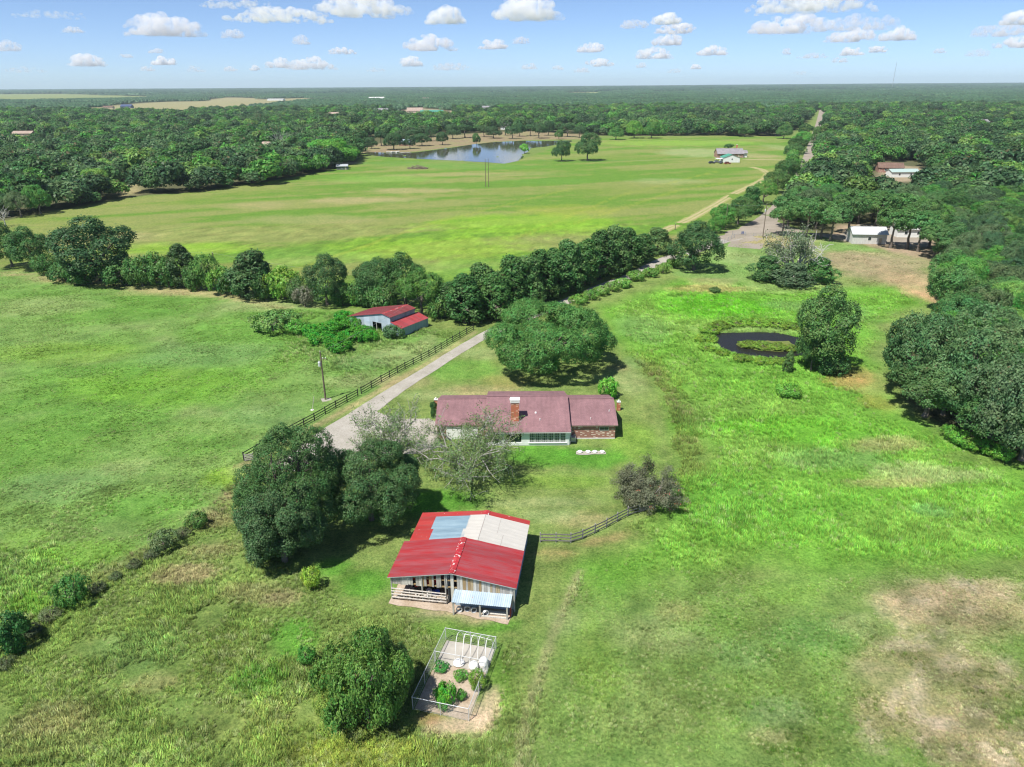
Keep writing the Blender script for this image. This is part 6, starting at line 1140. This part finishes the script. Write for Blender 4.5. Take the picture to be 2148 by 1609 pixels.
# ------------------------------------------------------------------ far buildings
def house(name, label, px, py, w, d, h, rise, wm, rm, rz=0.0, cat='house', wins=3, chim=None, door=True, loc=None):
    x, y = loc or g(px, py); o = thing(name, label, cat, (x, y, 0), rz); y0, y1 = 0.0, d
    for sx in (-1, 1):
        V = [(sx * w / 2, y0, 0), (sx * w / 2, y1, 0), (sx * w / 2, y1, h), (sx * w / 2, (y0 + y1) / 2, h + rise * .95), (sx * w / 2, y0, h)]; V += [(vx - sx * .15, vy, vz) for vx, vy, vz in V]
        MB().add(V, [(0, 1, 2, 3, 4), (9, 8, 7, 6, 5)] + [(i, 5 + i, 5 + (i + 1) % 5, (i + 1) % 5) for i in range(5)]).build('gable_wall', wm, o)
    MB().box((0, y0 + .08, h / 2), (w - .3, .16, h)).build('wall', wm, o); MB().box((0, y1 - .08, h / 2), (w - .3, .16, h)).build('wall', wm, o)
    gable_roof(o, -w / 2 - .35, w / 2 + .35, y0 - .5, y1 + .5, h + .02, h + rise + .1, rm, .15)
    for i in range(wins): window(o, (-w / 2 + w * (i + .7) / (wins + .4), y0 - .02, h * .55), 1.1, min(1.2, h * .45), 'x')
    if door: dr = MB().box((w * .32, y0 - .02, 1.02), (.95, .06, 2.04)).build('door', TAN, o); MB().box((w * .32 + .36, y0 - .07, 1.0), (.06, .04, .06)).build('handle', GREYP, dr)
    if chim: c_ = MB().box((chim, d * .55, h + rise * .9), (.9, .9, rise + 2.2)).build('chimney', WHITE if wm is WHITES else BRICKC, o); MB().box((chim, d * .55, h + rise * 1.4 + 1.2), (1.05, 1.05, .15)).build('chimney_cap', CONCP, c_)
    return o
o = house('ranch_house', 'grey-roofed brick house across the hay field', 1532, 331, 19, 11, 2.8, 3.4, BRICK, SHINGLEG, -.03, wins=4, chim=5.5)
MB().box((11.2, 6, 1.5), (3.6, 6, 3.0)).build('porch_wall', WHITES, o); r_ = gable_roof(o, 9.8, 13.4, 2.2, 9.8, 3.05, 5.0, SHINGLEG, .15, 'porch_roof')
# white garage: ridge runs away from the viewer
x, y = g(1534, 341); o = thing('white_garage', 'white metal garage with green roof beside the grey-roofed house', 'garage', (x, y, 0)); gw, gd, gh, gr_ = 11.5, 9, 3.2, 2.0
MB().prism([(-gw / 2, 0), (gw / 2, 0), (gw / 2, gh), (0, gh + gr_), (-gw / 2, gh)], 0, .15).build('gable_wall', WHITES, o); MB().prism([(-gw / 2, 0), (gw / 2, 0), (gw / 2, gh), (0, gh + gr_), (-gw / 2, gh)], gd - .15, gd).build('gable_wall', WHITES, o)
for sx in (-1, 1): MB().box((sx * (gw / 2 - .08), gd / 2, gh / 2), (.16, gd - .31, gh)).build('wall', WHITES, o)
slope_sheets(o, -gw / 2 - .3, gh - .05, 0, gh + gr_ + .05, -.3, gd + .3, 2.4, GREENR); slope_sheets(o, 0, gh + gr_ + .05, gw / 2 + .3, gh - .05, -.3, gd + .3, 2.4, GREENR); window(o, (0.4, -.02, 2.2), .9, .9, 'x', GREYP)
MB().box((-gw / 2 - 2.2, 3, 2.5), (4.2, 6, .12)).build('carport_roof', WHITE, o)
for sx, sy in ((-gw / 2 - 4, .3), (-gw / 2 - 4, 5.8)): MB().tube((sx, sy, 0), (sx, sy, 2.45), .07).build('carport_post', WHITE, o)
def car(px, py, m, label, rz, name='car', cat='car'):
    x, y = g(px, py); o = thing(name, label, cat, (x, y, 0), rz, 'vehicles by the white garage')
    MB().prism([(-2.2, .35), (2.2, .35), (2.25, .8), (1.2, .95), (-2.1, .95), (-2.25, .6)], -.85, .85).build('body', m, o); MB().prism([(-1.9, .955), (1.0, .955), (.4, 1.5), (-1.4, 1.5)], -.75, .75).build('cabin', GLASS, o); MB().box((-.5, 0, 1.52), (1.7, 1.3, .05)).build('car_roof', m, o)
    for sx in (-1.35, 1.35):
        for sy in (-.86, .86): MB().tube((sx, sy - .1, .34), (sx, sy + .1, .34), .34, .34, 12).build('wheel', DARK, o)
NAVY = simple('dark_car_paint', (.03, .035, .05), .3, .1, 3, spec=.6); REDC = simple('red_car_paint', (.32, .03, .03), .3, .1, 3, spec=.6); SILV = simple('grey_car_paint', (.25, .26, .28), .3, .1, 3, spec=.6)
car(1493, 343, NAVY, 'dark blue car parked left of the white garage', .1); car(1504, 341, SILV, 'grey car parked next to the dark blue car', .3); car(1512, 343, NAVY, 'black car nearest the white garage carport', 1.0); car(1526, 344, REDC, 'red car parked in front of the white garage', .1)
# shed under the trees on the right, and its neighbour
house('pale_shed', 'pale metal shed under trees beside the bare yard', 1822, 512, 11, 6.5, 3.3, 1.9, simple('shed_wall', (.62, .61, .58), .7, .2, 2, stretch=(2, 2, .3)), simple('shed_roof', (.55, .57, .58), .5, .15, 2, stretch=(3, .3, 1)), -.12, 'shed', 1, None, True)
house('white_cottage', 'white building half hidden by trees right of the shed', 1912, 498, 10, 7, 2.8, 1.8, WHITES, simple('cottage_roof', (.55, .55, .54), .6, .15, 2), -.1, 'house', 2)
house('brown_house', 'brown-roofed house deep in the right-hand wood', 1868, 362, 14, 9, 2.8, 2.6, BRICK, BROWNR, -.25, wins=2); house('green_roofed_shed', 'long pale green metal roof in the right-hand wood', 1898, 372, 16, 7, 3, 1.3, WHITES, simple('pale_green_roof', (.36, .47, .44), .5, .1, 2), .02, 'shed', 2)
house('field_shed', 'small grey metal shed at the left end of the hay field', 718, 356, 7, 5, 2.2, 1.0, simple('dark_shed_wall', (.16, .17, .18), .8, .3, 2), simple('tin_roof', (.40, .43, .46), .5, .2, 2), .1, 'shed', 1)
house('lake_cabin', 'small cabin with blue-grey roof on the lake bank', 850, 306, 11, 8, 3, 2.4, simple('cabin_wall', (.34, .20, .15), .8, .2, 2), simple('cabin_roof', (.35, .45, .52), .5, .15, 2), .15, 'house', 2)
FARH = [(906, 240, 44, 14, 5, 2.4, WHITES, GREENR, 'long white building with green roof beyond the lake', 'barn'), (870, 237, 32, 14, 4, 6, TAN, TANR, 'large tan-roofed house beyond the lake', 'house'), (791, 211, 60, 22, 6, 7, WHITES, simple('pale_roof', (.62, .62, .6), .6, .1, 2), 'large pale-roofed house far across the woods', 'house'), (226, 228, 26, 12, 4, 3, TAN, BROWNR, 'brown house on the far tan field', 'house'), (264, 227, 30, 14, 4.5, 5, simple('blue_wall', (.12, .14, .2), .7, .2, 2), BLUER, 'dark blue roofed house on the far tan field', 'house'),
        (577, 211, 70, 20, 5, 2, WHITES, simple('pale_roof_b', (.6, .6, .58), .6, .1, 2), 'long white barn far off behind the tan field', 'barn'), (662, 215, 60, 16, 4, 2, WHITES, simple('pale_roof_c', (.6, .6, .58), .6, .1, 2), 'low white building at the right end of the tan field', 'barn'), (893, 211, 24, 14, 4, 6, TAN, TANR, 'steep tan house far behind the lake', 'house'), (801, 236, 24, 12, 4, 4, WHITES, SHINGLEG, 'pale house in the trees left of the tan-roofed house', 'house'), (1024, 229, 30, 14, 4, 3, WHITES, SHINGLEG, 'small white house in a far clearing', 'house'), (1060, 272, 12, 8, 3, 5, WHITES, SHINGLEG, 'white gabled house behind the lake trees', 'house'), (46, 287, 22, 11, 3.5, 2.5, TAN, TANR, 'pinkish roof in the trees at the far left', 'house'), (1474, 219, 26, 12, 4, 3, WHITES, SHINGLEG, 'tiny white house far off in the right woods', 'house'),
        (1118, 191, 90, 30, 14, 6, WHITES, TANR, 'white speck of a building on the horizon woods', 'house'), (2034, 181.5, 70, 30, 14, 6, WHITES, SHINGLEG, 'white farm building on the far right horizon', 'house'), (562, 311, 14, 9, 3, 2.2, WHITES, TANR, 'white trailer house by the bare tree in the wood', 'house'), (893, 240, 14, 10, 4, 2.5, WHITES, WHITE, 'white shed between the tan and green roofs', 'shed'), (1340, 214, 34, 14, 4, 4, WHITES, SHINGLEG, 'pale house far off above the hay field', 'house'), (700, 244, 22, 12, 4, 3, WHITES, TANR, 'pale roof among the trees left of the lake', 'house'), (2060, 262, 20, 11, 3.5, 3, WHITES, SHINGLEG, 'pale roof deep in the wood at the far right', 'house')]
for px, py, w, d, h, ri, wm, rm, l_, ct in FARH: house('far_' + ct, l_, px, py, w, d, h, ri, wm, rm, rnd.uniform(-.3, .3), ct, 4 if w > 20 else 2, None, True)
for i, (px, py) in enumerate([(816, 320), (826, 320), (834, 319.5)]):
    x, y = g(px, py); o = MB().add([(-2.4, -.6, .05), (1.6, -.7, .05), (2.6, 0, .1), (1.6, .7, .05), (-2.4, .6, .05), (-2.4, -.8, .7), (1.8, -.9, .7), (3.0, 0, .85), (1.8, .9, .7), (-2.4, .8, .7)], [(4, 3, 2, 1, 0), (0, 1, 6, 5), (1, 2, 7, 6), (2, 3, 8, 7), (3, 4, 9, 8), (4, 0, 5, 9), (5, 6, 7, 8, 9)]).build('boat', WHITE, None, (x, y, .02), .6 * i); tag(o, ['white boat at the lake landing, nearest the wood', 'white boat in the middle of the lake landing', 'white boat at the lake landing nearest the dock'][i], 'boat')
x, y = g(850, 321); o = thing('dock', 'low grey wooden dock below the lake cabin', 'dock', (x, y, 0), .1); MB().box((0, 0, .5), (9, 2.2, .12)).build('deck', RAILW, o)
for sx in (-4, 0, 4): MB().tube((sx, -.9, -.3), (sx, -.9, .9), .1).build('pile', POLEW, o)
x, y = g(876, 354); mb = MB(); r2 = random.Random(12)
for i in range(420):
    a_ = r2.uniform(0, 6.28); rr_ = math.sqrt(r2.random()); p = Vector((math.cos(a_) * rr_ * 7.0, math.sin(a_) * rr_ * 3, max(0, (1 - rr_) * 2.6 * r2.random()))); d = Vector((r2.uniform(-1, 1), r2.uniform(-1, 1), r2.uniform(-.2, .6))); mb.tube(p, p + d * 1.8, .09, .04, 3, False)
tag(mb.build('brush_pile', simple('dead_brush', (.27, .21, .17), .9, .4, 1), None, (x, y, 0)), 'grey-brown pile of cut brush on the hay field', 'brush pile')
x, y = g(1550, 493); o = thing('pipe_gate', 'grey pipe gate with blue-white signs at the driveway mouth', 'gate', (x, y, 0), .05)
for z_ in (.25, .55, .85, 1.15): MB().tube((-2.4, 0, z_), (2.4, 0, z_), .03, .03, 6).build('bar', GREYP, o)
for sx in (-2.4, 2.4): MB().tube((sx, 0, 0), (sx, 0, 1.4), .08, .08, 8).build('gate_post', GREYP, o)
for sx in (1.0, 1.5): MB().box((sx, -.08, .85), (.42, .03, .9)).build('sign', simple('sign_blue%d' % int(sx * 10), (.14, .17, .30), .6, .1, 2), o)
for j, (ln, l_) in enumerate([([(1500, 520), (1520, 508), (1540, 498)], 'thin wire fence curving from the gate along the drive'), ([(1562, 494), (1600, 497), (1640, 502)], 'thin wire fence between gate and half-dead oak')]): fence('wire_fence', l_, ln, 3, 1.2, 3.0, GREYP, GREYP, .03)
# radio mast on the horizon
d_ = ray(1872, 180); mx, my = d_[0] / d_[1] * 6500, 6500.0; mh_ = 50 + (6500 / cp) * 34 / F_PX; o = thing('radio_mast', 'thin radio mast standing on the right horizon', 'mast', (mx, my, 0))
for k in range(3): MB().tube((1.6 * math.cos(2.09 * k), 1.6 * math.sin(2.09 * k), 0), (.8 * math.cos(2.09 * k), .8 * math.sin(2.09 * k), mh_), .55, .5, 5).build('leg', GREYP, o)
for k in range(8): MB().tube((1.6, 0, mh_ * k / 8), (-.8, 1.3, mh_ * (k + 1) / 8), .3, .3, 4).build('brace', GREYP, o)

# ------------------------------------------------------------------ clouds (real vapour: closed bodies holding an even scattering volume)
def vol_mat(name, col, dens, aniso=0.0, wisp=None):
    m = bpy.data.materials.new(name); m.use_nodes = True; nt = m.node_tree
    for n in list(nt.nodes): nt.nodes.remove(n)
    out = nt.nodes.new('ShaderNodeOutputMaterial'); v = nt.nodes.new('ShaderNodeVolumePrincipled'); v.inputs['Color'].default_value = (*col, 1); v.inputs['Density'].default_value = dens; v.inputs['Anisotropy'].default_value = aniso
    if wisp:   # ragged vapour: density broken up by noise
        tc = nt.nodes.new('ShaderNodeTexCoord'); n = noise_node(nt, wisp, 4, 0.6, tc.outputs['Object']); mr = nt.nodes.new('ShaderNodeMapRange'); nt.links.new(n.outputs[0], mr.inputs[0]); mr.inputs[1].default_value = 0.38; mr.inputs[2].default_value = 0.62; mr.inputs[3].default_value = 0.0; mr.inputs[4].default_value = dens * 1.7; nt.links.new(mr.outputs[0], v.inputs['Density'])
    nt.links.new(v.outputs[0], out.inputs['Volume']); return m
CLOUDS = [(343, 60, 150, 34, 'd'), (115, 33, 130, 12, 't'), (155, 65, 40, 10, 'm'), (185, 130, 66, 20, 'd'), (345, 130, 44, 14, 'd'), (18, 100, 44, 16, 'm'), (55, 148, 70, 10, 't'), (585, 35, 200, 26, 'd'), (760, 18, 200, 36, 'd'), (500, 10, 150, 16, 'm'), (490, 73, 46, 16, 'm'), (632, 86, 36, 16, 'm'), (935, 36, 76, 32, 'd'), (900, 94, 112, 28, 'd'), (718, 108, 58, 12, 'd'), (655, 136, 100, 22, 'd'), (585, 134, 50, 18, 'd'), (483, 145, 26, 10, 'm'), (535, 144, 20, 9, 'd'), (862, 131, 48, 18, 'd'), (790, 147, 40, 8, 't'), (945, 141, 90, 14, 'm'), (1105, 24, 145, 40, 'd'), (1035, 95, 66, 18, 'd'), (1092, 86, 40, 12, 'm'),
          (1240, 102, 66, 17, 'd'), (1330, 52, 64, 16, 'm'), (1398, 42, 62, 20, 'd'), (1420, 63, 90, 18, 'd'), (1400, 86, 62, 20, 'd'), (1370, 114, 80, 20, 'd'), (1495, 108, 62, 18, 'd'), (1258, 133, 66, 14, 'd'), (1460, 141, 22, 9, 'd'), (1345, 138, 22, 9, 'm'), (1690, 12, 260, 30, 'd'), (1655, 56, 160, 30, 'd'), (1810, 52, 130, 26, 'm'), (1790, 78, 100, 22, 'd'), (1882, 75, 60, 22, 'd'), (1840, 105, 36, 11, 'd'), (1785, 110, 44, 14, 'd'), (1705, 118, 60, 10, 'm'), (1760, 127, 32, 9, 'm'), (2095, 68, 110, 20, 'm'), (2140, 42, 56, 22, 'd'), (2135, 92, 80, 18, 'd'), (2050, 113, 44, 12, 't'), (1970, 108, 22, 8, 'm'), (1650, 110, 16, 10, 'm'), (1415, 149, 34, 8, 't'), (1680, 154, 40, 6, 't'), (310, 145, 24, 9, 'm'), (410, 146, 40, 10, 't'), (1170, 142, 26, 9, 'm'), (1110, 140, 34, 12, 'm'), (1220, 148, 40, 9, 'm'), (330, 108, 30, 8, 'm'), (265, 118, 30, 7, 'm')]
ico = bmesh.new(); bmesh.ops.create_icosphere(ico, subdivisions=2, radius=1.0); IV = np.array([v.co[:] for v in ico.verts]); IF = np.array([[v.index for v in f.verts] for f in ico.faces]); ico.free()
crs = np.random.RandomState(21)
for i, (px, py, w, h, kd) in enumerate(CLOUDS):
    base_alt = 1250.0; d = ray(px, py + h * .45)
    if d[2] <= 0.004: continue
    t = (base_alt - CAM_H) / d[2]; X, Y = d[0] * t, d[1] * t; k = math.hypot(X, Y) / F_PX / cp; rw = w * k / 2 * 0.88; rh = h * k * 0.84
    n = 34 + int(w / 4); Vs = []; Fs = []
    for j in range(n):
        u = crs.uniform(-1, 1) * (0.55 + .45 * crs.uniform()); dep = crs.uniform(-.55, .55); env = (1 - u * u) ** .6
        r = rh * crs.uniform(.13, .34) * (.45 + .55 * env); zc = crs.uniform(0.05, max(.06, env * 1.0)) * rh - r * .25
        c = np.array((u * rw, dep * rw * .7, max(zc, r * .25))); vv = IV * (1 + crs.uniform(-.12, .12, (len(IV), 1))) * (r * crs.uniform(1.2, 1.9), r * 1.5, r) + c; vv[:, 2] = np.where(vv[:, 2] < 0, vv[:, 2] * .12, vv[:, 2])
        Fs.append(IF + len(IV) * j); Vs.append(vv)
    me = fast_mesh('cloud', np.concatenate(Vs), np.concatenate(Fs), vol_mat('cloud_vapour', (1, 1, 1), {'d': 2.3, 'm': 1.1, 't': 0.6}[kd] / (rh + .15 * rw), wisp=2.6 / rh)); o = obj('cloud', me, None, (X, Y, base_alt), math.atan2(Y, X) - math.pi / 2)
    rm = o.modifiers.new('remesh', 'REMESH'); rm.mode = 'VOXEL'; rm.voxel_size = max(rh * .06, rw * .012); rm.use_smooth_shade = True
    dg = bpy.context.evaluated_depsgraph_get(); ev = o.evaluated_get(dg); nm = bpy.data.meshes.new_from_object(ev); o.modifiers.clear(); o.data = nm
    sz = 'broad' if w > 120 else 'middling' if w > 60 else 'small'; tone = {'d': 'bright white', 'm': 'soft pale', 't': 'faint hazy'}[kd]
    col_ = 'far left' if px < 430 else 'left of centre' if px < 860 else 'centre' if px < 1290 else 'right of centre' if px < 1720 else 'far right'; lev = 'at the top' if py < 70 else 'midway up the sky' if py < 116 else 'low over the horizon'
    tag(o, '%s %s cloud, %s, %s' % (sz, tone, col_, lev), 'cloud', 'fair-weather clouds')

# ------------------------------------------------------------------ haze
hz = MB().box((0, 6500, 80), (44000, 21000, 172)).build('haze', vol_mat('haze_air', (0.72, 0.87, 1.0), 5.5e-5)); tag(hz, 'thin bluish summer haze over the whole country', None, None, 'stuff')
same = {}
for o in COL.objects:
    if o.parent is None and o.get('category') in ('cloud', 'tree'): same.setdefault(o['label'], []).append(o)
for l_, os_ in same.items():
    if len(os_) > 1:
        os_.sort(key=lambda o: proj(o.location.x, o.location.y, o.location.z)[0])
        for i, o in enumerate(os_): o['label'] = '%s, %s from left' % (l_, NTH[i])
print('tris', sum(len(m.polygons) for m in bpy.data.meshes))
